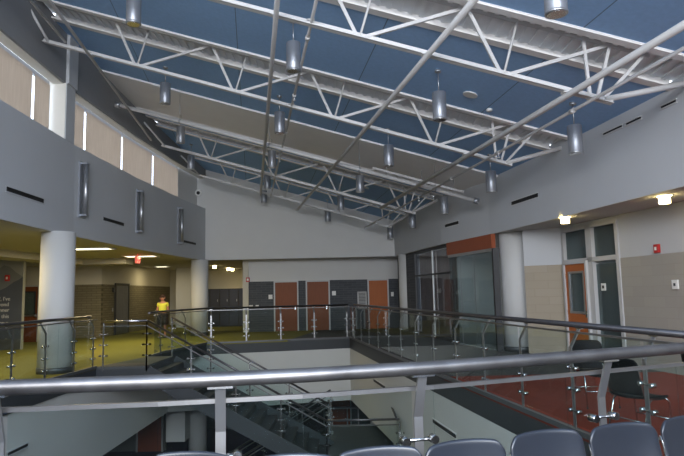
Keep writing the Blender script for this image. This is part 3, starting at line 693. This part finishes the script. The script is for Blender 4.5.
for (px, y0, y1, lab) in ((81.5, 162, 218, 'tall metal wall sconce nearest the viewer'), (138, 190, 233.5, 'middle of three tall metal wall sconces'), (179, 207.5, 244.5, 'farthest of three tall metal wall sconces')):
    p = on_wall(LEFT, px, (y0+y1)/2); pt = on_wall(LEFT, px, y0); pb = on_wall(LEFT, px, y1)
    u = V((math.cos(p[3]), math.sin(p[3]), 0)); n = V((u.y, -u.x, 0)); z0, z1 = pb[2], pt[2]; c = V((p[0], p[1], 0))
    t = thing('wall_sconce', lab, 'wall sconce', (p[0], p[1], z0), 'tall wall sconces')
    b = B(); bx(b, c+n*.02+V((0, 0, (z0+z1)/2)), (.36, .04, z1-z0), p[3]); obj('back_plate', b, 'pend', t)
    b = B(); tube(b, [c-u*.05+n*.13+V((0, 0, z0+.06)), c-u*.05+n*.13+V((0, 0, z1-.06))], .07, 14); obj('light_tube', b, 'alu', t)
    for zz in (z0+.05, z1-.05):
        b = B(); bx(b, c+n*.10-u*.05+V((0, 0, zz)), (.17, .18, .05), p[3]); obj('end_bracket', b, 'pend', t)

# right side recess --------------------------------------------------------
b = B(); prism(b, [(x+.3, y) for x, y in RIGHT] + [(2.6, 27), (9, 27), (9, -4)], SOF, SOF+.12); struct('ceiling_recess', b, 'soffit')
WD = [(8.4, -3.9), (7.0, 5.2), (6.12, 10.4), (5.42, 14.6)]      # wall with the door
def wd_hit(px, py): return on_wall(WD, px, py)
pd0 = wd_hit(568.5, 300); pd1 = wd_hit(590, 300); pf0 = wd_hit(564, 260); pf1 = wd_hit(618.5, 260)
h_door = wd_hit(567, 262)[2]; h_top = wd_hit(590, 229)[2]
print('door', pd0[:3], pd1[:3], 'frame', pf0[:3], pf1[:3], h_door, h_top)
yA, yB = pf1[1], pf0[1]                                          # opening from near to far
b = B()
for seg in (cut(WD, -3.9, yA), cut(WD, yB, 14.6)):
    ribbon(b, seg, -.2, 0, 2.2, 0); ribbon(b, seg, -.2, 2.2, SOF, 1)
ribbon(b, cut(WD, yA, yB), -.2, 3.02, SOF, 1)
struct('wall_recess', b, ['block_beige', 'paint'])
two('wall_recess_front', (5.42, 14.6), (4.6, 15.0), 'block_beige_x', 'paint', -.2)
b = B(); ribbon(b, [(x+1.9, y) for x, y in cut(WD, yA-1, yB)], -.1, 0, SOF); prism(b, [(5.5, yB+.05), (8.8, yB+.05), (8.8, yB+.15), (5.5, yB+.15)], 0, SOF); prism(b, [(6.2, yA-1.1), (8.8, yA-1.1), (8.8, yA-1.0), (6.2, yA-1.0)], 0, SOF); struct('wall_office', b, 'paint')
HD = 2.18
w = sroot('window_11', (pf1[0], pf1[1], 0))
b = B()
ln = [(seg_at(WD, y)+.02, y) for y in (yA, yB)]
def along(y): return seg_at(WD, y)
ang = math.atan2(yB-yA, along(yB)-along(yA))
def post(bm, y, w_, z0, z1): bx(bm, (along(y)+.05, y, (z0+z1)/2), (w_, .16, z1-z0), ang)
for y, w_ in ((yA, .10), (pd1[1]-.12, .22), (yB, .08)): post(b, y, w_, 0, 3.02)
def hbar(bm, y0, y1, z, h_): beam(bm, (along(y0)+.05, y0, z), (along(y1)+.05, y1, z), .16, h_)
hbar(b, yA, yB, HD+.05, .10); hbar(b, yA, yB, 2.99, .08); hbar(b, yA, pd1[1]-.12, .06, .12)
obj('window_frame', b, 'frame', w)
b = B(); beam(b, (along(yA)+.06, yA, 2.6), (along(yB)+.06, yB, 2.6), .01, .72); obj('transom_pane', b, 'glassd', w)
b = B(); y2 = pd1[1]-.12; beam(b, (along(yA)+.06, yA, 1.12), (along(y2)+.06, y2, 1.12), .01, 2.0); obj('side_pane', b, 'glassd', w)
door('door_6', (along(pd0[1]-.02), pd0[1]-.02), (along(pd1[1]+.0), pd1[1]+.0), HD-.02, 'wood', 'glass')
p = wd_hit(602, 287); small('wall_sign', (p[0]+.035, p[1], p[2]), (.02, .16, .16), 'white', 'small white sign on the glass beside the orange door with a window', 'sign', ang-math.pi/2, ('dark', .4))
p = wd_hit(658.5, 248.5); small('fire_alarm_strobe', (p[0]-.03, p[1], p[2]), (.06, .12, .16), 'red', 'red fire alarm strobe on the pale wall above the beige blocks at right', 'fire alarm', ang-math.pi/2, ('white', .4))
p = wd_hit(677, 284.5); small('wall_sign', (p[0]-.03, p[1], p[2]), (.03, .15, .17), 'white', 'white room plate at the right edge on the beige block wall', 'sign', ang-math.pi/2, ('dark', .3))

# storefront between the two right columns ----------------------------------
SF = [(x+.12, y) for x, y in RIGHT]
def sf(y): return seg_at(SF, y)
yc0, yc1, yg0, yg1 = 18.5, 22.3, 15.72, 18.42
w = sroot('window_10', (sf(16), 16, 0))
b = B()
def sbox(bm, y0, y1, z0, z1, th=.10, off=0): beam(bm, (sf(y0)+off, y0, (z0+z1)/2), (sf(y1)+off, y1, (z0+z1)/2), th, z1-z0)
for y in (yc0, yc1): bx(b, (sf(y), y, 1.5), (.10, .07, 3.0))
sbox(b, yc0, yc1, 0, .1); sbox(b, yc0, yc1, 3.0, SOF); sbox(b, yc0, yc1, 2.15, 2.2)
obj('window_frame', b, 'dark', w)
b = B(); sbox(b, yc0, yc1, .1, 3.0, .01); obj('window_pane', b, 'glass2', w)
b = B(); bx(b, (sf(20.4)+.02, 20.4, 1.5), (.05, .05, 3.0)); obj('white_mullion', b, 'white', w)  # white bar painted in for the bright gap between the curtains
w = sroot('window_12', (sf(16), 16, 0))
b = B(); sbox(b, yg0, yg1, .02, 2.62, .012, -.14); obj('glass_wall', b, 'glassd', w)
b = B(); sbox(b, yg0, yg1, 2.62, 2.70, .10, -.14); sbox(b, yg0, yg1, 0, .03, .08, -.14); obj('head_channel', b, 'alu', w)
b = B(); bx(b, (sf(yg0)-.10, yg0-.07, 1.35), (.16, .14, 2.7)); obj('jamb', b, 'dark', w)
b = B()
for y in (yg0, (yg0+yg1)/2-.25, (yg0+yg1)/2+.6): bx(b, (sf(y)-.15, y, 1.3), (.02, .008, 2.6))
obj('pane_joint', b, 'fascia_trim', w)
b = B(); sbox(b, yg0-.05, yg1+.05, 2.70, SOF-.02, .12, -.14); o = struct('trim_orange', b, 'orange')
for k, (ya_, yb_) in enumerate(((18.62, 20.3), (20.5, 22.25))):
    b = B(); N = 60; top = []; 
    for s in range(2):
        pass
    pts = []
    for i in range(N+1):
        y = ya_+(yb_-ya_)*i/N; pts.append((sf(y)+.16+.035*math.sin(i*1.35), y))
    ribbon(b, pts, .01, .04, 2.98); o = obj('curtain', b, 'curtain', smooth=False)
    tag(o, ['dark brown pleated curtain behind glass, next to the glass box', 'dark brown pleated curtain behind glass, next to the far column'][k], 'curtain', 'brown curtains')
b = B(); prism(b, [(2.9, 22.6), (8.8, 22.6), (8.8, 22.8), (2.9, 22.8)], 0, SOF); prism(b, [(7.2, 15.4), (7.4, 15.4), (7.4, 23.6), (7.2, 23.6)], 0, SOF); prism(b, [(4.9, 15.3), (7.2, 15.3), (7.2, 15.4), (4.9, 15.4)], 0, SOF); struct('wall_storefront_room', b, 'paint')
for (x, y) in ((6.5, 18.2), (4.2, 20.8)):  # lights added to brighten the dark room behind the glass
    t = thing('ceiling_light', 'square ceiling light in the room behind the %s' % ('glass box' if y < 19 else 'brown curtains'), 'ceiling light', (x, y, SOF))
    b = B(); bx(b, (x, y, SOF-.02), (.66, .66, .03)); obj('frame', b, 'white', t)
    b = B(); bx(b, (x, y, SOF-.04), (.58, .58, .02)); obj('diffuser', b, 'lamp', t)
    la = bpy.data.lights.new('room_glow', 'AREA'); la.size = .58; la.energy = 40; la.color = (.9, .95, 1.0)
    lo = bpy.data.objects.new('room_glow', la); lo.location = (x, y, SOF-.07); COL.objects.link(lo)
# drapery wall between far column and the corner
b = B(); prism(b, [(2.45, 24.6), (2.75, 24.6), (2.75, 26.4), (2.45, 26.4)], 0, SOF); ribbon(b, cut(SF, 22.36, 24.6), -.15, 0, SOF); struct('wall_far_corner', b, 'block_grey')

# ------------------------------------------------------------------ railings
CL = {}
def clamp_mesh(u, n, z, p, ext=.08):
    """spider clamp: a bar across the post with two round buttons"""
    b = B(); c = V((p[0], p[1], z))
    tube(b, [c-u*ext, c+u*ext], .011, 8)
    for s in (-1, 1):
        tube(b, [c+u*ext*s-n*.02, c+u*ext*s+n*.035], .023, 10)
    return b
def railing(name, lab, pts, z, posts, side, rail_mat='rail', rail_pts=None, post_mat='satin', hr=1.2, off=.10, clampz=(.22, .48, .74), r=.032, glass_bot=.07, ext=(0, 0), cap=.10):
    """pts: plan polyline of the glass line; side: +1 the walking side lies left of travel. posts: list of distances along the line"""
    P = [V(p) for p in pts]; L = [0]
    for i in range(len(P)-1): L.append(L[-1]+(P[i+1]-P[i]).length)
    def at(s):
        s = max(0, min(L[-1], s))
        for i in range(len(P)-1):
            if s <= L[i+1]+1e-6:
                d = (P[i+1]-P[i]).normalized(); q = P[i]+d*(s-L[i]); return V((q.x, q.y, 0)), V((d.x, d.y, 0))
    t = thing(name, lab, 'railing', (P[0].x, P[0].y, z), None)
    q = rail_pts or [(x, y) for x, y in offs([tuple(p) for p in P], side*off)]
    q3 = [V((x, y, z+hr-.03)) for x, y in q]
    b = B(); tube(b, q3, r, 16); obj('handrail', b, rail_mat, t)
    g3 = [V((p.x, p.y, z+hr-cap)) for p in P]
    b = B()
    for i in range(len(g3)-1): beam(b, g3[i], g3[i+1], .028, .022)
    obj('cap_rail', b, 'cap', t)
    for s in posts:
        p, u = at(s); n = V((-u.y, u.x, 0))*side
        b = B(); base = V((p.x, p.y, z))
        pf = n*.012
        beam(b, base+pf+V((0, 0, -.05)), base+pf+V((0, 0, hr*.77)), .050, .014, up=n)
        beam(b, base+pf+V((0, 0, hr*.765)), base+n*(off*.95)+V((0, 0, hr-.07)), .050, .016, up=n)
        o = obj('post', b, post_mat, t)
        b = B(); c = base+n*off+V((0, 0, hr-.068)); bx(b, c, (.12, .04, .010), math.atan2(u.y, u.x)); obj('saddle', b, 'chrome', o)
        for cz in clampz: obj('clamp', clamp_mesh(u, n, z+cz, base+pf), 'chrome', o)
    marks = sorted(set([max(0, 0+ext[0])] + list(posts) + [L[-1]-ext[1]]))
    for a, c in zip(marks[:-1], marks[1:]):
        if c-a < .2: continue
        # follow bends of the line inside one bay
        mids = [l for l in L if a+.03 < l < c-.03]
        ss = [a+.03] + mids + [c-.03]; b = B()
        for s0, s1 in zip(ss[:-1], ss[1:]):
            p0, _ = at(s0+1e-4); p1, _ = at(s1-1e-4)
            beam(b, p0+V((0, 0, z+glass_bot+(hr-cap-.01-glass_bot)/2)), p1+V((0, 0, z+glass_bot+(hr-cap-.01-glass_bot)/2)), .010, hr-cap-.01-glass_bot)
        obj('glass_panel', b, 'glass', t)
    return t, at
def arc_s(pts, f):
    """distances along pts of the points nearest the given plan coordinates"""
    out = []
    for q in f:
        best = (1e9, 0); s = 0
        for i in range(len(pts)-1):
            a, c = V(pts[i]), V(pts[i+1]); e = c-a; tt = max(0, min(1, (V(q)-a).dot(e)/e.length_squared)); d = (a+e*tt-V(q)).length
            if d < best[0]: best = (d, s+tt*e.length)
            s += e.length
        out.append(best[1])
    return out
near_pts = NEAR[2:-1] + [(2.93, 4.17)]
near_g = offs(near_pts, .08)
railing('railing', 'glass railing with a thick brushed metal handrail right behind the row of navy chairs', near_g, 0, arc_s(near_g, [(-1.63, 2.87), (-.62, 3.0), (.39, 3.2), (1.56, 3.67), (2.6, 4.1)]), -1, off=.09, clampz=(.30, .82), r=.036, rail_mat='rail', hr=1.23, cap=.145)
rp = [(edge_r(4.25)+.03, 4.25), (edge_r(21.5)+.03, 21.5)]
py = [5.63+1.27*k for k in range(13)]
railing('railing', 'long glass railing along the right side of the opening, running to the far corner', rp, 0, arc_s(rp, [(edge_r(y)+.03, y) for y in py if y < 21.3]), -1, off=.14, clampz=(.21, .45, .69), rail_mat='rail_dark', r=.034)
fp = [(.20, 21.62), (-4.72, 20.45), (-5.35, 17.4), (-5.2, 16.35)]
fs = arc_s(fp, [(.15, 21.6)])[0]
fposts = [.1, 1.3, 2.5, 3.7, 4.9, 6.6, 8.15]
railing('railing', 'glass railing along the far side of the opening, turning toward the stair head', fp, 0, fposts, 1*-1 if False else -1, off=.14, clampz=(.20, .43, .66), rail_mat='rail_dark', r=.032)
lp = [(-5.86, 14.12), (-5.93, 12.4), (-5.93, 8.0), (-5.78, 3.7)]
railing('railing', 'glass railing on the left side in front of the thick pale column', lp, 0, arc_s(lp, [(-5.86, 14.0), (-5.9, 13.1), (-5.93, 11.9), (-5.93, 10.7), (-5.93, 9.5), (-5.93, 8.3), (-5.9, 7.0)]), -1, off=.14, clampz=(.20, .43, .67), rail_mat='rail_dark', r=.032)

# ------------------------------------------------------------------ staircase
SX, SY0, SY1, Z1 = -4.66, 14.1, 16.3, -2.4
rise, going = .16, .28; nst = 15; slope = rise/going
st = thing('staircase', 'dark staircase with glass sides going down from the lime carpet to a landing', 'staircase', (SX, SY0, LOW))
for k in range(nst):
    b = B(); x = SX+going*k; z = -rise*(k+1); bx(b, (x+going/2, (SY0+SY1)/2, z-.03), (going+.03, SY1-SY0-.1, .06)); bx(b, (x+.01, (SY0+SY1)/2, z+rise/2-.03), (.02, SY1-SY0-.1, rise)); obj('step', b, 'greyd', st)
xe = SX+going*nst; zl = -rise*nst
b = B(); bx(b, (xe+.85, (SY0+SY1)/2+1.15, zl-.11), (1.7, SY1-SY0+2.3, .22)); obj('landing', b, 'fascia', st)
for y in (SY0, SY1):
    b = B(); a = V((SX, y, -.16)); c = V((xe+.05, y, zl-.10)); beam(b, a, c, .05, .36); obj('stringer', b, 'fascia', st)
# return flight
n2 = int((zl-LOW)/rise)
for k in range(n2):
    x = xe-going*k; z = zl-rise*(k+1); b = B(); bx(b, (x-going/2, 17.55, z-.03), (going+.03, 1.9, .06)); obj('step', b, 'greyd', st)
for y in (16.55, 18.55):
    b = B(); beam(b, (xe, y, zl-.12), (xe-going*n2, y, LOW+.1), .05, .34); obj('stringer', b, 'fascia', st)
def sloped(a, c, n, h=1.05, hm='rail_dark', flip=1, gl=True, endp=True, cl=True):
    """glass stair rail between two floor points"""
    a, c = V(a), V(c); u = (c-a).normalized(); uh = V((u.x, u.y, 0)).normalized(); nn = V((-uh.y, uh.x, 0))*flip
    b = B(); tube(b, [a+V((0, 0, h))+nn*.06, c+V((0, 0, h))+nn*.06], .026, 10); obj('handrail', b, hm, st)
    b = B(); beam(b, a+V((0, 0, h-.11)), c+V((0, 0, h-.11)), .028, .022); obj('cap_rail', b, 'cap' if abs(a.z-c.z) > .1 else 'chrome', st)
    for k in range(n+1):
        if not endp and k in (0,): continue
        p = a+(c-a)*(k/n); b = B(); beam(b, p-V((0, 0, .1)), p+V((0, 0, h-.03)), .035, .014, up=nn); o = obj('post', b, 'chrome', st)
        if cl:
            for cz in (.25, .5, .75): obj('clamp', clamp_mesh(uh, nn, p.z+cz, p), 'chrome', o)
    for k in range(n):
        p, q = a+(c-a)*(k/n), a+(c-a)*((k+1)/n); e = (q-p)*.03; b = B(); w = V((0, 0, 1))
        vs = [p+e+w*.08, q-e+w*.08, q-e+w*(h-.12), p+e+w*(h-.12)]; f = [b.verts.new(v-nn*.005) for v in vs]; g = [b.verts.new(v+nn*.005) for v in vs]
        b.faces.new(f); b.faces.new(list(reversed(g)))
        for i in range(4): b.faces.new((f[i], f[(i+1) % 4], g[(i+1) % 4], g[i]))
        obj('glass_panel', b, 'glass', st)
sloped((-5.68, SY0, 0), (SX, SY0, 0), 1, hm='chrome')
sloped((SX, SY0, 0), (xe, SY0, zl), 4)
sloped((-4.7, SY1, 0), (xe, SY1, zl), 4, flip=-1)
sloped((xe, SY0, zl), (xe+1.7, SY0, zl), 1)
sloped((xe+1.7, SY0, zl), (xe+1.7, 18.5, zl), 3)
sloped((xe, 16.6, zl), (xe-going*n2, 16.6, LOW), 3)
sloped((xe, 18.5, zl), (xe-going*n2, 18.5, LOW), 3, flip=-1, hm='rail_dark')
# lower storey railing, doors
dr = [(-.78, .18)]
door('door_7', (-.78, 26.58), (.18, 26.58), 2.2, 'wood_red', z=LOW, handle=0)
door('door_8', (-7.9, 23.1), (-7.0, 23.1), 2.2, 'wood_red', z=LOW, handle=0)
b = B(); prism(b, [(-9.4, 23.18), (-6.9, 23.18), (-6.9, 23.4), (-9.4, 23.4)], LOW, -1.4); struct('wall_lower_hall', b, 'under')
b = B(); prism(b, [(-6.2, 20.9), (-5.55, 20.9), (-5.55, 22.0), (-6.2, 22.0)], -3.35, -1.4); struct('trim_lower_block', b, 'paint_light')
lr = [(-1.9, 24.8), (2.0, 24.8)]
railing('railing', 'glass railing on the lower storey in front of the red brown door', lr, LOW, [.1, 1.0, 1.25, 1.95, 2.4, 2.9, 3.3, 3.7], -1, clampz=(.2, .45, .7), rail_mat='rail_dark')

# ------------------------------------------------------------------ chairs
def shell(bm, w0, w1, h, t, curve, z0, lean, bow, n=14, mrows=12, rc=.3):
    """curved backrest shell with rounded upper corners"""
    rows = []
    for j in range(mrows+1):
        v = j/mrows; row = []
        for i in range(n+1):
            u = -1+2*i/n; a = abs(u)
            wid = (w0+(w1-w0)*v)/2
            ztop = h*(1-.045*a**2.2-.12*(max(0, a-.82)/.18)**2)
            x = u*wid*(1-.02*max(0, v-.7)/.3); z = z0+ztop*v; y = lean*v+curve*a*a+bow*math.sin(v*math.pi)
            row.append((x, y, z))
        rows.append(row)
    fr = [[bm.verts.new(p) for p in r] for r in rows]; bk = [[bm.verts.new((p[0], p[1]-t, p[2])) for p in r] for r in rows]
    for j in range(mrows):
        for i in range(n):
            bm.faces.new((fr[j][i], fr[j][i+1], fr[j+1][i+1], fr[j+1][i])); bm.faces.new((bk[j][i+1], bk[j][i], bk[j+1][i], bk[j+1][i+1]))
    for j in range(mrows):
        bm.faces.new((fr[j][0], fr[j+1][0], bk[j+1][0], bk[j][0])); bm.faces.new((fr[j][n], bk[j][n], bk[j+1][n], fr[j+1][n]))
    for i in range(n):
        bm.faces.new((fr[mrows][i], fr[mrows][i+1], bk[mrows][i+1], bk[mrows][i])); bm.faces.new((fr[0][i], bk[0][i], bk[0][i+1], fr[0][i+1]))
def make_chair(pm):
    """the seat faces +y, origin on the floor"""
    t = thing('stacking_chair', 'x', 'chair', (0, 0, 0))
    b = B(); shell(b, .445, .455, .385, .022, .035, .48, -.10, -.018)
    o = obj('backrest', b, pm, t, smooth=True); sd = o.modifiers.new('sub', 'SUBSURF'); sd.levels = sd.render_levels = 2
    for v in o.data.vertices: v.co.y -= .18
    b = B(); n = 12
    top = [[None]*(n+1) for _ in range(n+1)]; bot = [[None]*(n+1) for _ in range(n+1)]
    for j in range(n+1):
        for i in range(n+1):
            u, v = -1+2*i/n, j/n; w = .208*(1-.10*v**3)*(1-.12*max(0, v-.85)/.15); x = u*w; y = -.20+.44*v*(1-.03*u*u)
            z = .445+.02*u*u-.035*max(0, v-.7)**1.5*4*.4 + .02*(1-v)**3
            top[j][i] = b.verts.new((x, y, z)); bot[j][i] = b.verts.new((x, y, z-.025))
    for j in range(n):
        for i in range(n):
            b.faces.new((top[j][i], top[j][i+1], top[j+1][i+1], top[j+1][i])); b.faces.new((bot[j][i+1], bot[j][i], bot[j+1][i], bot[j+1][i+1]))
    for k in range(n):
        b.faces.new((top[0][k], bot[0][k], bot[0][k+1], top[0][k+1])); b.faces.new((top[n][k+1], bot[n][k+1], bot[n][k], top[n][k]))
        b.faces.new((top[k+1][0], bot[k+1][0], bot[k][0], top[k][0])); b.faces.new((top[k][n], bot[k][n], bot[k+1][n], top[k+1][n]))
    obj('seat', b, pm, t, smooth=True)
    for s in (-1, 1):
        x = s*.214
        b = B(); tube(b, [(x, .20, .01), (x, .17, .40), (x, .12, .435)], .010, 8); obj('leg', b, 'chrome', t)
        b = B(); tube(b, [(x, -.27, .01), (x, -.14, .40), (x, -.10, .43)], .010, 8); obj('leg', b, 'chrome', t)
        b = B(); tube(b, [(x, .12, .435), (x, -.16, .435), (x*.995, -.195, .50), (x*1.015, -.25, .74), (x*1.01, -.262, .775)], .009, 8); obj('side_frame', b, 'chrome', t)
        for y in (.20, -.27):
            b = B(); tube(b, [(x, y, 0), (x, y, .02)], .014, 8); obj('foot', b, 'rubber', t)
    b = B(); tube(b, [(-.214, .185, .22), (.214, .185, .22)], .007, 8); tube(b, [(-.214, -.20, .22), (.214, -.20, .22)], .007, 8); obj('stretcher', b, 'chrome', t)
    return t
ch = make_chair(M['plastic'])
spots = [(-.77, 2.64), (-.24, 2.56), (.21, 2.66), (.655, 2.76), (1.12, 2.93), (1.57, 3.05), (2.03, 3.20)]
labs = ['leftmost navy plastic chair of the front row, only its rounded top in view', 'second navy chair from the left in the front row, barely in view below the stair', 'navy chair of the front row just left of the second handrail post',
        'navy chair of the front row under the right of the second handrail post', 'navy chair of the front row left of the third handrail post', 'tallest showing navy chair of the front row, right of the third handrail post',
        'navy chair of the front row cut off by the right edge']
for k, (x, y) in enumerate(spots):
    rz = math.pi + .0 + math.atan2(spots[min(k+1, 6)][1]-spots[max(k-1, 0)][1], spots[min(k+1, 6)][0]-spots[max(k-1, 0)][0])
    if k == 0: ch.location = (x, y, 0); ch.rotation_euler = (0, 0, rz); ch['label'] = labs[0]; ch['group'] = 'front row of navy chairs'
    else: dup(ch, (x, y, 0), rz, labs[k], 'front row of navy chairs')
ch2 = make_chair(M['plastic_b'])
bs = [(3.42, 8.25, math.pi*1.0, 'black chair on the rust carpet behind the right railing, seen from its back'), (3.13, 6.45, -1.15, 'black chair on the rust carpet turned sideways to the right'),
      (3.98, 6.5, -1.9, 'black chair on the rust carpet at the right edge of the picture')]
for k, (x, y, rz, lab) in enumerate(bs):
    if k == 0: ch2.location = (x, y, 0); ch2.rotation_euler = (0, 0, rz); ch2['label'] = lab; ch2['group'] = 'black chairs on the rust carpet'
    else: dup(ch2, (x, y, 0), rz, lab, 'black chairs on the rust carpet')

# dark furniture behind the office glass
t = thing('desk', 'dark desk behind the glass beside the orange door with a window', 'desk', (6.9, 12.2, 0))
b = B(); bx(b, (6.9, 12.2, .74), (.7, 1.4, .04)); obj('desktop', b, 'dark', t)
for yy in (11.55, 12.85): b = B(); bx(b, (6.9, yy, .36), (.6, .04, .72)); obj('side_panel', b, 'dark', t)

# ------------------------------------------------------------------ the woman
def person():
    px, py = -7.15, 23.5
    t = thing('person', 'woman in a yellow short sleeved top and dark skirt looking down behind the far railing', 'person', (px, py, 0))
    def skin(name, verts, edges, rad, mt, root=0, sub=1):
        me = bpy.data.meshes.new(name); me.from_pydata(verts, edges, []); o = bpy.data.objects.new(name, me); COL.objects.link(o)
        o.parent = t; me.materials.append(M[mt])
        sk = o.modifiers.new('skin', 'SKIN'); sk.use_smooth_shade = True
        for i, r in enumerate(rad):
            d = me.skin_vertices[0].data[i]; d.radius = r if isinstance(r, tuple) else (r, r); d.use_root = (i == root)
        s = o.modifiers.new('sub', 'SUBSURF'); s.levels = s.render_levels = sub
        return o
    v = [(0, 0, .90), (0, -.01, 1.05), (0, 0, 1.24), (0, .01, 1.36), (0, -.01, 1.44), (0, -.03, 1.50), (0, -.05, 1.58),
         (-.09, 0, .86), (-.10, -.02, .48), (-.10, .02, .09), (-.11, -.10, .035), (.09, 0, .86), (.10, .0, .48), (.10, .03, .09), (.11, -.09, .035),
         (-.17, .01, 1.33), (-.22, .01, 1.07), (-.14, -.19, 1.02), (-.10, -.25, 1.02), (.17, .01, 1.33), (.22, .01, 1.07), (.15, -.19, 1.02), (.11, -.25, 1.02)]
    e = [(0, 1), (1, 2), (2, 3), (3, 4), (4, 5), (5, 6), (0, 7), (7, 8), (8, 9), (9, 10), (0, 11), (11, 12), (12, 13), (13, 14), (3, 15), (15, 16), (16, 17), (17, 18), (3, 19), (19, 20), (20, 21), (21, 22)]
    r = [(.15, .11), (.13, .10), (.14, .11), (.12, .09), .055, .085, .08, .085, .055, .038, .035, .085, .055, .038, .035, .055, .04, .028, .03, .055, .04, .028, .03]
    body = skin('body', v, e, r, 'skin', 0, 2)
    for s in (-1, 1):
        for k in range(5):
            fx = s*.10+(.018*(k-2)) if k < 4 else s*.10-s*.035
            b = B(); ln = (.055, .065, .06, .05, .045)[k]
            a = V((fx+s*.0, -.26, 1.02-.004*k)) if k < 4 else V((s*.10-s*.03, -.235, 1.01))
            tube(b, [a, a+V((0, -ln*.6, -.01)), a+V((0, -ln*.8, -.035))], .008, 6)
            b.transform(Matrix.Translation(V((px, py, 0)))); obj('finger', b, 'skin', t, smooth=True)
    skin('blouse', [(0, 0, .98), (0, -.01, 1.10), (0, 0, 1.25), (0, .01, 1.36), (-.17, .01, 1.33), (-.21, .01, 1.20), (.17, .01, 1.33), (.21, .01, 1.20)], [(0, 1), (1, 2), (2, 3), (3, 4), (4, 5), (3, 6), (6, 7)],
         [(.185, .14), (.165, .13), (.17, .135), (.13, .10), .075, .062, .075, .062], 'yellow', 0, 2)
    b = B(); lathe(b, [(.165, .98), (.20, .88), (.215, .70), (.225, .52), (.20, .52)], 24); b.transform(Matrix.Translation(V((px, py, 0))) @ Matrix.Diagonal((1, .8, 1, 1))); obj('skirt', b, 'skirt', t, smooth=True)
    b = B(); bmesh.ops.create_uvsphere(b, u_segments=20, v_segments=14, radius=.125)
    for vv in b.verts:
        if vv.co.y < -.05 and vv.co.z < .05: vv.co.y = -.05
        vv.co.z *= 1.05
    b.transform(Matrix.Translation(V((px, py-.01, 1.575)))); obj('hair', b, 'hair', t, smooth=True)
    b = B(); tube(b, [(px, py-.13, 1.575), (px, py-.155, 1.54), (px, py-.13, 1.53)], .012, 8); obj('nose', b, 'skin', t, smooth=True)
    for s in (-1, 1):
        b = B(); bmesh.ops.create_uvsphere(b, u_segments=8, v_segments=6, radius=.007); b.transform(Matrix.Translation(V((px+s*.032, py-.122, 1.575)))); obj('eye', b, 'dark', t, smooth=True)
        b = B(); bx(b, (px+s*.11, py-.08, .03), (.085, .23, .055)); obj('shoe', b, 'dark', t, bevel=.015)
        b = B(); bmesh.ops.create_uvsphere(b, u_segments=8, v_segments=6, radius=.022); b.transform(Matrix.Translation(V((px+s*.09, py-.06, 1.55)))); obj('ear', b, 'skin', t, smooth=True)
    b = B(); bx(b, (px, py-.13, 1.505), (.045, .012, .01)); obj('mouth', b, 'red', t)
    t.rotation_euler = (0, 0, .0)
person()

# ------------------------------------------------------------------ light
W = bpy.data.worlds.new('overcast_sky'); S.world = W; W.use_nodes = True
nt = W.node_tree; bg = nt.nodes['Background']
bg.inputs[0].default_value = (.84, .90, 1.0, 1); bg.inputs[1].default_value = 3.6
# unseen fill light added behind the viewer to brighten the hall
la = bpy.data.lights.new('window_daylight', 'AREA'); la.shape = 'RECTANGLE'; la.size = 11; la.size_y = 3.0; la.energy = 1750; la.color = (.93, .955, 1.0)
lo = bpy.data.objects.new('window_daylight', la); lo.location = (.8, -3.9, 4.9); lo.rotation_euler = (math.radians(98), 0, 0); COL.objects.link(lo)
# the camera's own flash, just above the lens
fl = bpy.data.lights.new('camera_flash', 'SPOT'); fl.energy = 380; fl.color = (.95, .97, 1.0); fl.spot_size = math.radians(80); fl.spot_blend = .9; fl.shadow_soft_size = .03
fo = bpy.data.objects.new('camera_flash', fl); fo.location = (-.02, .02, 1.74); fo.rotation_euler = (math.radians(92), 0, 0); COL.objects.link(fo)
